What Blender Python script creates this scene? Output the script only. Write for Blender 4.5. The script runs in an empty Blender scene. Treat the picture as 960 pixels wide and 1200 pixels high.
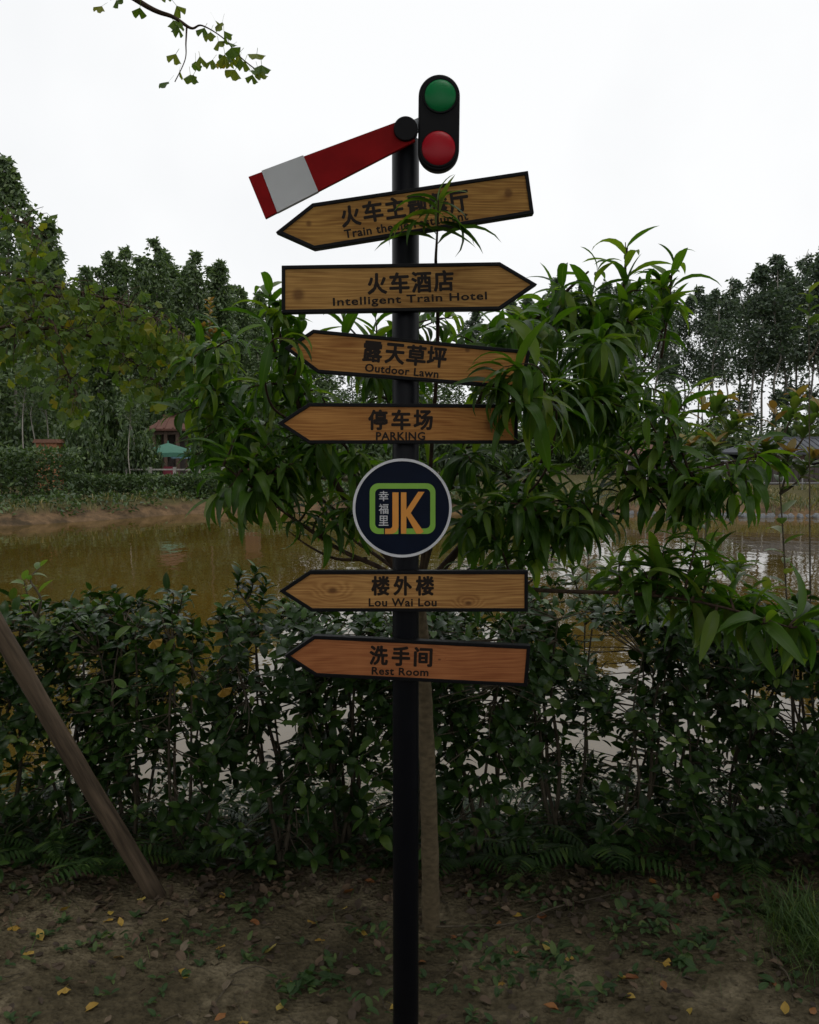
import bpy, math, random
import numpy as np
from mathutils import Vector, Matrix, noise

random.seed(7)
RNG = np.random.default_rng(7)
C = bpy.context.scene.collection
SC = bpy.context.scene
R = math.radians

# ------------------------------------------------------------------ camera
CAM_Z = 1.55
PITCH = math.atan(70 / 1000.0)
cam_data = bpy.data.cameras.new('camera')
cam_data.sensor_fit = 'VERTICAL'
cam_data.sensor_height = 36.0
cam_data.lens = 30.0                       # 1000 px of focal length on a 1200 px high frame
cam_data.clip_start = 0.05
cam_data.clip_end = 3000
cam = bpy.data.objects.new('camera', cam_data)
C.objects.link(cam)
cam.location = (0, 0, CAM_Z)
cam.rotation_euler = (R(90) - PITCH, 0, 0)
SC.camera = cam

# ------------------------------------------------------------------ sky, sun, exposure
SUN_EL, SUN_AZ = R(62), R(150)             # high sun behind thin cloud
world = bpy.data.worlds.new('World')
SC.world = world
world.use_nodes = True
wn = world.node_tree
wn.nodes.clear()
w_out = wn.nodes.new('ShaderNodeOutputWorld')
w_bg = wn.nodes.new('ShaderNodeBackground')
w_sky = wn.nodes.new('ShaderNodeTexSky')
w_sky.sky_type = 'NISHITA'
w_sky.sun_disc = False
w_sky.sun_elevation = SUN_EL
w_sky.sun_rotation = SUN_AZ
w_sky.dust_density = 4.0
w_hsv = wn.nodes.new('ShaderNodeHueSaturation')
w_hsv.inputs['Saturation'].default_value = 0.10
w_geo = wn.nodes.new('ShaderNodeTexCoord')
w_noise = wn.nodes.new('ShaderNodeTexNoise')
w_noise.inputs['Scale'].default_value = 1.6
w_noise.inputs['Detail'].default_value = 5
w_ramp = wn.nodes.new('ShaderNodeValToRGB')
w_ramp.color_ramp.elements[0].position = 0.30
w_ramp.color_ramp.elements[0].color = (8.9, 9.15, 9.45, 1)
w_ramp.color_ramp.elements[1].position = 0.62
w_ramp.color_ramp.elements[1].color = (10.9, 11.0, 11.1, 1)
w_mix = wn.nodes.new('ShaderNodeMixRGB')
w_mix.inputs['Fac'].default_value = 0.85   # the cloud sheet hides most of the clear sky
w_bg.inputs['Strength'].default_value = 0.101
L = wn.links
L.new(w_sky.outputs['Color'], w_hsv.inputs['Color'])
L.new(w_geo.outputs['Generated'], w_noise.inputs['Vector'])
L.new(w_noise.outputs['Fac'], w_ramp.inputs['Fac'])
L.new(w_hsv.outputs['Color'], w_mix.inputs['Color1'])
L.new(w_ramp.outputs['Color'], w_mix.inputs['Color2'])
L.new(w_mix.outputs['Color'], w_bg.inputs['Color'])
L.new(w_bg.outputs['Background'], w_out.inputs['Surface'])

sun_data = bpy.data.lights.new('sun', 'SUN')
sun_data.energy = 1.1
sun_data.angle = R(25)
sun_data.color = (1.0, 0.96, 0.9)
sun = bpy.data.objects.new('sun', sun_data)
C.objects.link(sun)
# direction towards the sun, matching the sky texture's rotation
sd = Vector((math.sin(SUN_AZ) * math.cos(SUN_EL), math.cos(SUN_AZ) * math.cos(SUN_EL), math.sin(SUN_EL)))
sun.rotation_euler = sd.to_track_quat('Z', 'Y').to_euler()

SC.view_settings.view_transform = 'Standard'
SC.view_settings.look = 'None'
SC.view_settings.exposure = 0.0
SC.view_settings.gamma = 1.0
SC.render.engine = 'CYCLES'
SC.cycles.max_bounces = 8
SC.cycles.transparent_max_bounces = 8
SC.cycles.use_denoising = True


# ------------------------------------------------------------------ helpers
def at(px, py, Y):
    """point of the place that the photograph shows at pixel (px, py), Y metres away"""
    u, v = (px - 480) / 1000.0, (600 - py) / 1000.0
    dy = math.cos(PITCH) + v * math.sin(PITCH)
    dz = -math.sin(PITCH) + v * math.cos(PITCH)
    s = Y / dy
    return Vector((u * s, Y, CAM_Z + dz * s))


def proj(p):
    d = Vector(p) - Vector((0, 0, CAM_Z))
    f = d.y * math.cos(PITCH) - d.z * math.sin(PITCH)
    up = d.y * math.sin(PITCH) + d.z * math.cos(PITCH)
    if f < 0.05:
        return (-9999, -9999)
    return (480 + 1000 * d.x / f, 600 - 1000 * up / f)


def tag(o, label=None, cat=None, group=None, kind=None):
    if label: o['label'] = label
    if cat: o['category'] = cat
    if group: o['group'] = group
    if kind: o['kind'] = kind
    return o


def empty(name, loc, label=None, cat=None, group=None, rz=0.0, scale=1.0):
    o = bpy.data.objects.new(name, None)
    C.objects.link(o)
    o.empty_display_size = 0.1
    o.location = loc
    o.rotation_euler = (0, 0, rz)
    o.scale = (scale,) * 3
    return tag(o, label, cat, group)


def link_mesh(name, me, parent=None, loc=None):
    o = bpy.data.objects.new(name, me)
    C.objects.link(o)
    if parent is not None:
        o.parent = parent
    if loc is not None:
        o.location = loc
    return o


def copy_thing(root, loc, rz=0.0, scale=None, label=None, group=None):
    r = root.copy(); C.objects.link(r)
    r.location = loc; r.rotation_euler = (0, 0, rz)
    if scale is not None:
        r.scale = scale if hasattr(scale, '__len__') else (scale,) * 3
    if label: r['label'] = label
    if group: r['group'] = group
    for ch in list(root.children):
        c = ch.copy(); C.objects.link(c); c.parent = r
        for g in list(ch.children):
            d = g.copy(); C.objects.link(d); d.parent = c
    return r


class MB:
    """collects shapes into one mesh"""
    def __init__(self):
        self.v, self.f, self.m = [], [], []

    def add(self, vs, fs, mi=0):
        o = len(self.v)
        self.v += [tuple(p) for p in vs]
        self.f += [tuple(i + o for i in f) for f in fs]
        self.m += [mi] * len(fs)
        return self

    def box(self, c, s, rz=0.0, mi=0, rot=None):
        c = Vector(c); M = rot or Matrix.Rotation(rz, 3, 'Z')
        vs = []
        for z in (-1, 1):
            for x, y in ((-1, -1), (1, -1), (1, 1), (-1, 1)):
                vs.append(c + M @ Vector((x * s[0] / 2, y * s[1] / 2, z * s[2] / 2)))
        return self.add(vs, [(3, 2, 1, 0), (4, 5, 6, 7), (0, 1, 5, 4), (1, 2, 6, 5), (2, 3, 7, 6), (3, 0, 4, 7)], mi)

    def tube(self, pts, radii, seg=8, mi=0, cap=True):
        pts = [Vector(p) for p in pts]
        n = len(pts)
        if not hasattr(radii, '__len__'):
            radii = [radii] * n
        vs, fs = [], []
        ref = Vector((0.31, 0.87, 0.38)).normalized()
        prev = None
        for i, p in enumerate(pts):
            t = (pts[min(i + 1, n - 1)] - pts[max(i - 1, 0)])
            t = t.normalized() if t.length > 1e-9 else Vector((0, 0, 1))
            a = prev if prev is not None else (ref if abs(t.dot(ref)) < 0.95 else Vector((1, 0, 0)))
            a = (a - t * a.dot(t)).normalized()
            prev = a
            b = t.cross(a)
            for k in range(seg):
                an = 2 * math.pi * k / seg
                vs.append(p + (a * math.cos(an) + b * math.sin(an)) * radii[i])
        for i in range(n - 1):
            for k in range(seg):
                k2 = (k + 1) % seg
                fs.append((i * seg + k, i * seg + k2, (i + 1) * seg + k2, (i + 1) * seg + k))
        if cap:
            fs.append(tuple(range(seg - 1, -1, -1)))
            fs.append(tuple((n - 1) * seg + k for k in range(seg)))
        return self.add(vs, fs, mi)

    def prism(self, poly, y0, y1, mi=0):
        """polygon given as (x, z), counter-clockwise seen from -Y, from y0 (front) to y1 (back)"""
        n = len(poly)
        vs = [(x, y0, z) for x, z in poly] + [(x, y1, z) for x, z in poly]
        fs = [tuple(range(n)), tuple(range(2 * n - 1, n - 1, -1))]
        for i in range(n):
            j = (i + 1) % n
            fs.append((i, i + n, j + n, j))
        return self.add(vs, fs, mi)

    def ring(self, outer, inner, y0, y1, mi=0):
        n = len(outer)
        vs = [(x, y0, z) for x, z in outer] + [(x, y0, z) for x, z in inner] + \
             [(x, y1, z) for x, z in outer] + [(x, y1, z) for x, z in inner]
        fs = []
        for i in range(n):
            j = (i + 1) % n
            fs.append((i, j, n + j, n + i))
            fs.append((2 * n + j, 2 * n + i, 3 * n + i, 3 * n + j))
            fs.append((i, 2 * n + i, 2 * n + j, j))
            fs.append((n + i, n + j, 3 * n + j, 3 * n + i))
        return self.add(vs, fs, mi)

    def dome(self, c, r, h, seg=28, rings=7, mi=0):
        """spherical cap bulging towards -Y"""
        c = Vector(c)
        vs, fs = [c + Vector((0, -h, 0))], []
        for i in range(1, rings + 1):
            a = math.pi / 2 * i / rings
            for k in range(seg):
                t = 2 * math.pi * k / seg
                vs.append(c + Vector((r * math.sin(a) * math.cos(t), -h * math.cos(a), r * math.sin(a) * math.sin(t))))
        for k in range(seg):
            fs.append((0, 1 + k, 1 + (k + 1) % seg))
        for i in range(rings - 1):
            for k in range(seg):
                k2 = (k + 1) % seg
                a = 1 + i * seg; b = a + seg
                fs.append((a + k, b + k, b + k2, a + k2))
        return self.add(vs, fs, mi)

    def mesh(self, name, mats, smooth=False, rel=None):
        me = bpy.data.meshes.new(name)
        v = self.v
        if rel is not None:
            v = [(p[0] - rel[0], p[1] - rel[1], p[2] - rel[2]) for p in v]
        me.from_pydata(v, [], self.f)
        for m in (mats if isinstance(mats, (list, tuple)) else [mats]):
            me.materials.append(m)
        if len(me.materials) > 1:
            me.polygons.foreach_set('material_index', self.m)
        if smooth:
            me.polygons.foreach_set('use_smooth', [True] * len(me.polygons))
        me.update()
        return me

    def build(self, name, mats, parent=None, smooth=False, world=False):
        """world=True: the points are world points and the parent is an unrotated root"""
        rel = parent_origin(parent) if (world and parent is not None) else None
        return link_mesh(name, self.mesh(name, mats, smooth, rel), parent)


def parent_origin(o):
    p = Vector((0, 0, 0))
    while o is not None:
        p += o.location
        o = o.parent
    return p


def add_bevel(o, w, seg=2):
    m = o.modifiers.new('bevel', 'BEVEL')
    m.width = w; m.segments = seg; m.limit_method = 'ANGLE'; m.angle_limit = R(40)
    return o


def circle_poly(cx, cz, r, n=48):
    return [(cx + r * math.cos(2 * math.pi * k / n), cz + r * math.sin(2 * math.pi * k / n)) for k in range(n)]


def inset(poly, w):
    n = len(poly)
    out = []
    for i in range(n):
        p0, p1, p2 = Vector(poly[i - 1]), Vector(poly[i]), Vector(poly[(i + 1) % n])
        d1, d2 = (p1 - p0).normalized(), (p2 - p1).normalized()
        n1, n2 = Vector((-d1.y, d1.x)), Vector((-d2.y, d2.x))
        b = (n1 + n2).normalized()
        out.append(tuple(p1 + b * (w / max(0.2, b.dot(n1)))))
    return out


def smooth_path(pts, k=6):
    """Catmull-Rom through pts"""
    pts = [Vector(p) for p in pts]
    out = []
    for i in range(len(pts) - 1):
        p0 = pts[max(i - 1, 0)]; p1 = pts[i]; p2 = pts[i + 1]; p3 = pts[min(i + 2, len(pts) - 1)]
        for j in range(k):
            t = j / k
            out.append(0.5 * ((2 * p1) + (p2 - p0) * t + (2 * p0 - 5 * p1 + 4 * p2 - p3) * t * t + (3 * p1 - p0 - 3 * p2 + p3) * t ** 3))
    out.append(pts[-1])
    return out


# ------------------------------------------------------------------ materials
def new_mat(name):
    m = bpy.data.materials.new(name)
    m.use_nodes = True
    nt = m.node_tree
    nt.nodes.clear()
    out = nt.nodes.new('ShaderNodeOutputMaterial')
    b = nt.nodes.new('ShaderNodeBsdfPrincipled')
    nt.links.new(b.outputs['BSDF'], out.inputs['Surface'])
    return m, nt, b, out


def N(nt, t, **kw):
    n = nt.nodes.new(t)
    for k, v in kw.items():
        setattr(n, k, v)
    return n


def ramp(nt, stops):
    r = nt.nodes.new('ShaderNodeValToRGB')
    e = r.color_ramp.elements
    while len(e) < len(stops):
        e.new(0.5)
    for i, (p, c) in enumerate(stops):
        e[i].position = p
        e[i].color = (*c, 1)
    return r


def simple(name, col, rough=0.5, spec=0.5, metal=0.0, vary=0.12, scale=30.0, bump=0.0):
    m, nt, b, out = new_mat(name)
    tc = N(nt, 'ShaderNodeTexCoord')
    nz = N(nt, 'ShaderNodeTexNoise')
    nz.inputs['Scale'].default_value = scale
    nz.inputs['Detail'].default_value = 5
    nt.links.new(tc.outputs['Object'], nz.inputs['Vector'])
    lo = tuple(c * (1 - vary) for c in col); hi = tuple(min(1, c * (1 + vary)) for c in col)
    r = ramp(nt, [(0.3, lo), (0.7, hi)])
    nt.links.new(nz.outputs['Fac'], r.inputs['Fac'])
    nt.links.new(r.outputs['Color'], b.inputs['Base Color'])
    b.inputs['Roughness'].default_value = rough
    b.inputs['Metallic'].default_value = metal
    b.inputs['Specular IOR Level'].default_value = spec
    if bump:
        bp = N(nt, 'ShaderNodeBump')
        bp.inputs['Strength'].default_value = bump
        bp.inputs['Distance'].default_value = 0.01
        nt.links.new(nz.outputs['Fac'], bp.inputs['Height'])
        nt.links.new(bp.outputs['Normal'], b.inputs['Normal'])
    return m


def leaf_mat(name, stops, trans=0.28, tcol=None, rough=0.42, spec=0.5, rib=0.0, ribcol=(0.12, 0.16, 0.05)):
    """leaf: every leaf its own tint, a paler midrib, some light let through"""
    m, nt, b, out = new_mat(name)
    g = N(nt, 'ShaderNodeNewGeometry')
    oi = N(nt, 'ShaderNodeObjectInfo')
    ad = N(nt, 'ShaderNodeMath', operation='ADD')
    fr = N(nt, 'ShaderNodeMath', operation='FRACT')
    nt.links.new(g.outputs['Random Per Island'], ad.inputs[0])
    nt.links.new(oi.outputs['Random'], ad.inputs[1])
    nt.links.new(ad.outputs[0], fr.inputs[0])
    r = ramp(nt, stops)
    nt.links.new(fr.outputs[0], r.inputs['Fac'])
    col = r.outputs['Color']
    if rib:
        uv = N(nt, 'ShaderNodeUVMap')
        sp = N(nt, 'ShaderNodeSeparateXYZ')
        nt.links.new(uv.outputs['UV'], sp.inputs[0])
        a = N(nt, 'ShaderNodeMath', operation='SUBTRACT'); a.inputs[1].default_value = 0.5
        ab = N(nt, 'ShaderNodeMath', operation='ABSOLUTE')
        lt = N(nt, 'ShaderNodeMapRange')
        lt.inputs['From Min'].default_value = 0.02; lt.inputs['From Max'].default_value = 0.07
        lt.inputs['To Min'].default_value = rib; lt.inputs['To Max'].default_value = 0.0
        nt.links.new(sp.outputs['X'], a.inputs[0]); nt.links.new(a.outputs[0], ab.inputs[0])
        nt.links.new(ab.outputs[0], lt.inputs['Value'])
        mx = N(nt, 'ShaderNodeMixRGB'); mx.inputs['Color2'].default_value = (*ribcol, 1)
        nt.links.new(lt.outputs[0], mx.inputs['Fac']); nt.links.new(col, mx.inputs['Color1'])
        col = mx.outputs['Color']
    nt.links.new(col, b.inputs['Base Color'])
    b.inputs['Roughness'].default_value = rough
    b.inputs['Specular IOR Level'].default_value = spec
    if trans > 0:
        tr = N(nt, 'ShaderNodeBsdfTranslucent')
        mxs = N(nt, 'ShaderNodeMixShader'); mxs.inputs['Fac'].default_value = trans
        hv = N(nt, 'ShaderNodeMixRGB', blend_type='MULTIPLY'); hv.inputs['Fac'].default_value = 1.0
        hv.inputs['Color2'].default_value = (*(tcol or (2.2, 2.4, 0.9)), 1)
        nt.links.new(col, hv.inputs['Color1'])
        nt.links.new(hv.outputs['Color'], tr.inputs['Color'])
        nt.links.new(b.outputs['BSDF'], mxs.inputs[1]); nt.links.new(tr.outputs[0], mxs.inputs[2])
        nt.links.new(mxs.outputs[0], out.inputs['Surface'])
    return m


def wood_mat(name, light, dark, seed, knots=(), stains=()):
    """planed pine: long growth lines, cathedral figure, knots and stains at given (x, z) world places"""
    m, nt, b, out = new_mat(name)
    tc = N(nt, 'ShaderNodeTexCoord')
    mp = N(nt, 'ShaderNodeMapping')
    mp.inputs['Location'].default_value = (seed * 1.7, 0, seed * 0.83)
    nt.links.new(tc.outputs['Object'], mp.inputs['Vector'])
    warp = N(nt, 'ShaderNodeTexNoise'); warp.inputs['Scale'].default_value = 3.2; warp.inputs['Detail'].default_value = 2
    sc1 = N(nt, 'ShaderNodeMapping'); sc1.inputs['Scale'].default_value = (0.8, 1, 4.5)
    nt.links.new(mp.outputs[0], sc1.inputs['Vector']); nt.links.new(sc1.outputs[0], warp.inputs['Vector'])
    sp = N(nt, 'ShaderNodeSeparateXYZ'); nt.links.new(mp.outputs[0], sp.inputs[0])
    h = N(nt, 'ShaderNodeMath', operation='MULTIPLY_ADD')          # z + warp*0.11
    h.inputs[1].default_value = 0.11
    nt.links.new(warp.outputs['Fac'], h.inputs[0]); nt.links.new(sp.outputs['Z'], h.inputs[2])
    height = h.outputs[0]
    darks = []
    for (kx, kz, ks) in knots:
        off = N(nt, 'ShaderNodeVectorMath', operation='SUBTRACT'); off.inputs[1].default_value = (kx, 0, kz)
        nt.links.new(tc.outputs['Object'], off.inputs[0])
        sq = N(nt, 'ShaderNodeVectorMath', operation='MULTIPLY'); sq.inputs[1].default_value = (0.55, 0, 1)
        nt.links.new(off.outputs[0], sq.inputs[0])
        ln = N(nt, 'ShaderNodeVectorMath', operation='LENGTH'); nt.links.new(sq.outputs[0], ln.inputs[0])
        ex = N(nt, 'ShaderNodeMapRange'); ex.interpolation_type = 'SMOOTHSTEP'
        ex.inputs['From Min'].default_value = 0; ex.inputs['From Max'].default_value = ks * 4
        ex.inputs['To Min'].default_value = 0.04; ex.inputs['To Max'].default_value = 0
        nt.links.new(ln.outputs['Value'], ex.inputs['Value'])
        ad = N(nt, 'ShaderNodeMath', operation='ADD'); nt.links.new(height, ad.inputs[0]); nt.links.new(ex.outputs[0], ad.inputs[1])
        height = ad.outputs[0]
        dk = N(nt, 'ShaderNodeMapRange'); dk.interpolation_type = 'SMOOTHSTEP'
        dk.inputs['From Min'].default_value = ks * 0.3; dk.inputs['From Max'].default_value = ks * 1.1
        dk.inputs['To Min'].default_value = 0.85; dk.inputs['To Max'].default_value = 0
        nt.links.new(ln.outputs['Value'], dk.inputs['Value'])
        darks.append(dk.outputs[0])
    si = N(nt, 'ShaderNodeMath', operation='MULTIPLY'); si.inputs[1].default_value = 520.0
    nt.links.new(height, si.inputs[0])
    sn = N(nt, 'ShaderNodeMath', operation='SINE'); nt.links.new(si.outputs[0], sn.inputs[0])
    fine = N(nt, 'ShaderNodeTexNoise'); fine.inputs['Scale'].default_value = 1.0; fine.inputs['Detail'].default_value = 6
    sc2 = N(nt, 'ShaderNodeMapping'); sc2.inputs['Scale'].default_value = (9, 1, 420)
    nt.links.new(mp.outputs[0], sc2.inputs['Vector']); nt.links.new(sc2.outputs[0], fine.inputs['Vector'])
    blot = N(nt, 'ShaderNodeTexNoise'); blot.inputs['Scale'].default_value = 9.0; blot.inputs['Detail'].default_value = 4
    nt.links.new(mp.outputs[0], blot.inputs['Vector'])
    a1 = N(nt, 'ShaderNodeMath', operation='MULTIPLY_ADD'); a1.inputs[1].default_value = 0.085
    nt.links.new(sn.outputs[0], a1.inputs[0]); nt.links.new(fine.outputs['Fac'], a1.inputs[2])
    a2 = N(nt, 'ShaderNodeMath', operation='MULTIPLY_ADD'); a2.inputs[1].default_value = 0.45
    nt.links.new(blot.outputs['Fac'], a2.inputs[0]); nt.links.new(a1.outputs[0], a2.inputs[2])
    r = ramp(nt, [(0.50, light), (1.02, dark)])
    nt.links.new(a2.outputs[0], r.inputs['Fac'])
    col = r.outputs['Color']
    for (sx, sz, ss) in stains:
        off = N(nt, 'ShaderNodeVectorMath', operation='SUBTRACT'); off.inputs[1].default_value = (sx, 0, sz)
        nt.links.new(tc.outputs['Object'], off.inputs[0])
        sq = N(nt, 'ShaderNodeVectorMath', operation='MULTIPLY'); sq.inputs[1].default_value = (1, 0, 1)
        nt.links.new(off.outputs[0], sq.inputs[0])
        ln = N(nt, 'ShaderNodeVectorMath', operation='LENGTH'); nt.links.new(sq.outputs[0], ln.inputs[0])
        ad = N(nt, 'ShaderNodeMath', operation='MULTIPLY_ADD'); ad.inputs[1].default_value = -ss
        nt.links.new(blot.outputs['Fac'], ad.inputs[0]); nt.links.new(ln.outputs['Value'], ad.inputs[2])
        dk = N(nt, 'ShaderNodeMapRange'); dk.interpolation_type = 'SMOOTHSTEP'
        dk.inputs['From Min'].default_value = -ss * 0.2; dk.inputs['From Max'].default_value = ss * 0.6
        dk.inputs['To Min'].default_value = 0.7; dk.inputs['To Max'].default_value = 0
        nt.links.new(ad.outputs[0], dk.inputs['Value'])
        darks.append(dk.outputs[0])
    for d in darks:
        mx = N(nt, 'ShaderNodeMixRGB'); mx.inputs['Color2'].default_value = (0.10, 0.04, 0.015, 1)
        nt.links.new(d, mx.inputs['Fac']); nt.links.new(col, mx.inputs['Color1'])
        col = mx.outputs['Color']
    nt.links.new(col, b.inputs['Base Color'])
    b.inputs['Roughness'].default_value = 0.55
    b.inputs['Specular IOR Level'].default_value = 0.12
    bp = N(nt, 'ShaderNodeBump'); bp.inputs['Strength'].default_value = 0.25; bp.inputs['Distance'].default_value = 0.001
    nt.links.new(a1.outputs[0], bp.inputs['Height']); nt.links.new(bp.outputs['Normal'], b.inputs['Normal'])
    return m


def bark_mat(name, dark, light, sx=60, sz=14):
    m, nt, b, out = new_mat(name)
    tc = N(nt, 'ShaderNodeTexCoord'); mp = N(nt, 'ShaderNodeMapping'); mp.inputs['Scale'].default_value = (sx, sx, sz)
    nt.links.new(tc.outputs['Object'], mp.inputs['Vector'])
    nz = N(nt, 'ShaderNodeTexNoise'); nz.inputs['Scale'].default_value = 1; nz.inputs['Detail'].default_value = 6
    nt.links.new(mp.outputs[0], nz.inputs['Vector'])
    r = ramp(nt, [(0.3, dark), (0.7, light)])
    nt.links.new(nz.outputs['Fac'], r.inputs['Fac']); nt.links.new(r.outputs['Color'], b.inputs['Base Color'])
    b.inputs['Roughness'].default_value = 0.85
    b.inputs['Specular IOR Level'].default_value = 0.2
    bp = N(nt, 'ShaderNodeBump'); bp.inputs['Strength'].default_value = 0.6; bp.inputs['Distance'].default_value = 0.006
    nt.links.new(nz.outputs['Fac'], bp.inputs['Height']); nt.links.new(bp.outputs['Normal'], b.inputs['Normal'])
    return m


def ground_mat():
    m, nt, b, out = new_mat('soil')
    tc = N(nt, 'ShaderNodeTexCoord')
    n1 = N(nt, 'ShaderNodeTexNoise'); n1.inputs['Scale'].default_value = 2.3; n1.inputs['Detail'].default_value = 7; n1.inputs['Roughness'].default_value = 0.65
    n2 = N(nt, 'ShaderNodeTexNoise'); n2.inputs['Scale'].default_value = 42; n2.inputs['Detail'].default_value = 6
    n3 = N(nt, 'ShaderNodeTexVoronoi'); n3.inputs['Scale'].default_value = 70
    for n in (n1, n2, n3):
        nt.links.new(tc.outputs['Object'], n.inputs['Vector'])
    r1 = ramp(nt, [(0.32, (0.044, 0.036, 0.021)), (0.50, (0.092, 0.074, 0.043)), (0.66, (0.21, 0.172, 0.110))])
    nt.links.new(n1.outputs['Fac'], r1.inputs['Fac'])
    mx = N(nt, 'ShaderNodeMixRGB', blend_type='OVERLAY'); mx.inputs['Fac'].default_value = 0.75
    nt.links.new(r1.outputs['Color'], mx.inputs['Color1']); nt.links.new(n2.outputs['Fac'], mx.inputs['Color2'])
    # far bank: red earth at the water, grass above it
    sp = N(nt, 'ShaderNodeSeparateXYZ'); nt.links.new(tc.outputs['Object'], sp.inputs[0])
    fy = N(nt, 'ShaderNodeMapRange'); fy.inputs['From Min'].default_value = 8; fy.inputs['From Max'].default_value = 12
    nt.links.new(sp.outputs['Y'], fy.inputs['Value'])
    n4 = N(nt, 'ShaderNodeTexNoise'); n4.inputs['Scale'].default_value = 1.9; n4.inputs['Detail'].default_value = 8; n4.inputs['Roughness'].default_value = 0.68
    nt.links.new(tc.outputs['Object'], n4.inputs['Vector'])
    earth = ramp(nt, [(0.38, (0.045, 0.032, 0.018)), (0.62, (0.150, 0.094, 0.050))])
    nt.links.new(n4.outputs['Fac'], earth.inputs['Fac'])
    grass = ramp(nt, [(0.35, (0.040, 0.040, 0.015)), (0.65, (0.095, 0.078, 0.033))])
    nt.links.new(n2.outputs['Fac'], grass.inputs['Fac'])
    gz = N(nt, 'ShaderNodeMath', operation='MULTIPLY_ADD'); gz.inputs[1].default_value = 0.5
    nt.links.new(n4.outputs['Fac'], gz.inputs[0]); nt.links.new(sp.outputs['Z'], gz.inputs[2])
    gf = N(nt, 'ShaderNodeMapRange'); gf.inputs['From Min'].default_value = 0.05; gf.inputs['From Max'].default_value = 0.22
    nt.links.new(gz.outputs[0], gf.inputs['Value'])
    far = N(nt, 'ShaderNodeMixRGB'); nt.links.new(gf.outputs[0], far.inputs['Fac'])
    nt.links.new(earth.outputs['Color'], far.inputs['Color1']); nt.links.new(grass.outputs['Color'], far.inputs['Color2'])
    fin = N(nt, 'ShaderNodeMixRGB'); nt.links.new(fy.outputs[0], fin.inputs['Fac'])
    nt.links.new(mx.outputs['Color'], fin.inputs['Color1']); nt.links.new(far.outputs['Color'], fin.inputs['Color2'])
    nt.links.new(fin.outputs['Color'], b.inputs['Base Color'])
    b.inputs['Roughness'].default_value = 0.95
    b.inputs['Specular IOR Level'].default_value = 0.15
    hh = N(nt, 'ShaderNodeMath', operation='ADD'); nt.links.new(n2.outputs['Fac'], hh.inputs[0]); nt.links.new(n3.outputs['Distance'], hh.inputs[1])
    bp = N(nt, 'ShaderNodeBump'); bp.inputs['Strength'].default_value = 0.8; bp.inputs['Distance'].default_value = 0.012
    nt.links.new(hh.outputs[0], bp.inputs['Height']); nt.links.new(bp.outputs['Normal'], b.inputs['Normal'])
    return m


def water_mat():
    m, nt, b, out = new_mat('muddy_water')
    tc = N(nt, 'ShaderNodeTexCoord'); mp = N(nt, 'ShaderNodeMapping'); mp.inputs['Scale'].default_value = (1.0, 0.6, 1)
    nt.links.new(tc.outputs['Object'], mp.inputs['Vector'])
    n1 = N(nt, 'ShaderNodeTexNoise'); n1.inputs['Scale'].default_value = 0.35; n1.inputs['Detail'].default_value = 5
    nt.links.new(mp.outputs[0], n1.inputs['Vector'])
    r = ramp(nt, [(0.3, (0.055, 0.034, 0.005)), (0.7, (0.082, 0.050, 0.008))])
    nt.links.new(n1.outputs['Fac'], r.inputs['Fac']); nt.links.new(r.outputs['Color'], b.inputs['Base Color'])
    b.inputs['Roughness'].default_value = 0.02
    b.inputs['IOR'].default_value = 1.42
    n2 = N(nt, 'ShaderNodeTexNoise'); n2.inputs['Scale'].default_value = 2.6; n2.inputs['Detail'].default_value = 3
    nt.links.new(mp.outputs[0], n2.inputs['Vector'])
    bp = N(nt, 'ShaderNodeBump'); bp.inputs['Strength'].default_value = 0.10; bp.inputs['Distance'].default_value = 0.05
    nt.links.new(n2.outputs['Fac'], bp.inputs['Height']); nt.links.new(bp.outputs['Normal'], b.inputs['Normal'])
    return m


M = {}
M['black'] = simple('black_paint', (0.005, 0.005, 0.006), rough=0.5, spec=0.14)
M['pole'] = simple('black_pole_paint', (0.004, 0.0045, 0.007), rough=0.42, spec=0.16, scale=12)
M['ink'] = simple('dark_lettering', (0.016, 0.010, 0.007), rough=0.6, spec=0.2)
M['red_paint'] = simple('red_paint', (0.25, 0.006, 0.007), rough=0.55, spec=0.08, vary=0.2, scale=14)
M['white_paint'] = simple('white_paint', (0.55, 0.565, 0.58), rough=0.5, spec=0.2, vary=0.05, scale=10)
M['red_lens'] = simple('red_lens', (0.40, 0.008, 0.018), rough=0.35, spec=0.22, vary=0.04)
M['green_lens'] = simple('green_lens', (0.006, 0.19, 0.055), rough=0.35, spec=0.22, vary=0.04)
M['navy'] = simple('navy_print', (0.004, 0.008, 0.022), rough=0.45, spec=0.10)
M['rim'] = simple('pale_grey_rim', (0.66, 0.66, 0.69), rough=0.45)
M['logo_green'] = simple('green_print', (0.22, 0.46, 0.045), rough=0.4, vary=0.04)
M['logo_orange'] = simple('orange_print', (0.75, 0.30, 0.040), rough=0.4, vary=0.04)
M['logo_grey'] = simple('grey_print', (0.6, 0.6, 0.62), rough=0.4, vary=0.04)
M['steel'] = simple('screw_steel', (0.35, 0.35, 0.35), rough=0.35, metal=0.9)
M['bark_peach'] = bark_mat('peach_bark', (0.075, 0.058, 0.034), (0.15, 0.115, 0.068), 40, 70)
M['bark_limb'] = bark_mat('limb_bark', (0.030, 0.020, 0.014), (0.075, 0.048, 0.030))
M['bark_grey'] = bark_mat('grey_bark', (0.13, 0.12, 0.10), (0.28, 0.26, 0.23), 3, 1)
M['bark_stem'] = bark_mat('stem_bark', (0.050, 0.040, 0.026), (0.12, 0.10, 0.07))
M['stake'] = bark_mat('weathered_stake', (0.040, 0.030, 0.020), (0.135, 0.098, 0.066), 60, 6)
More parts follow.
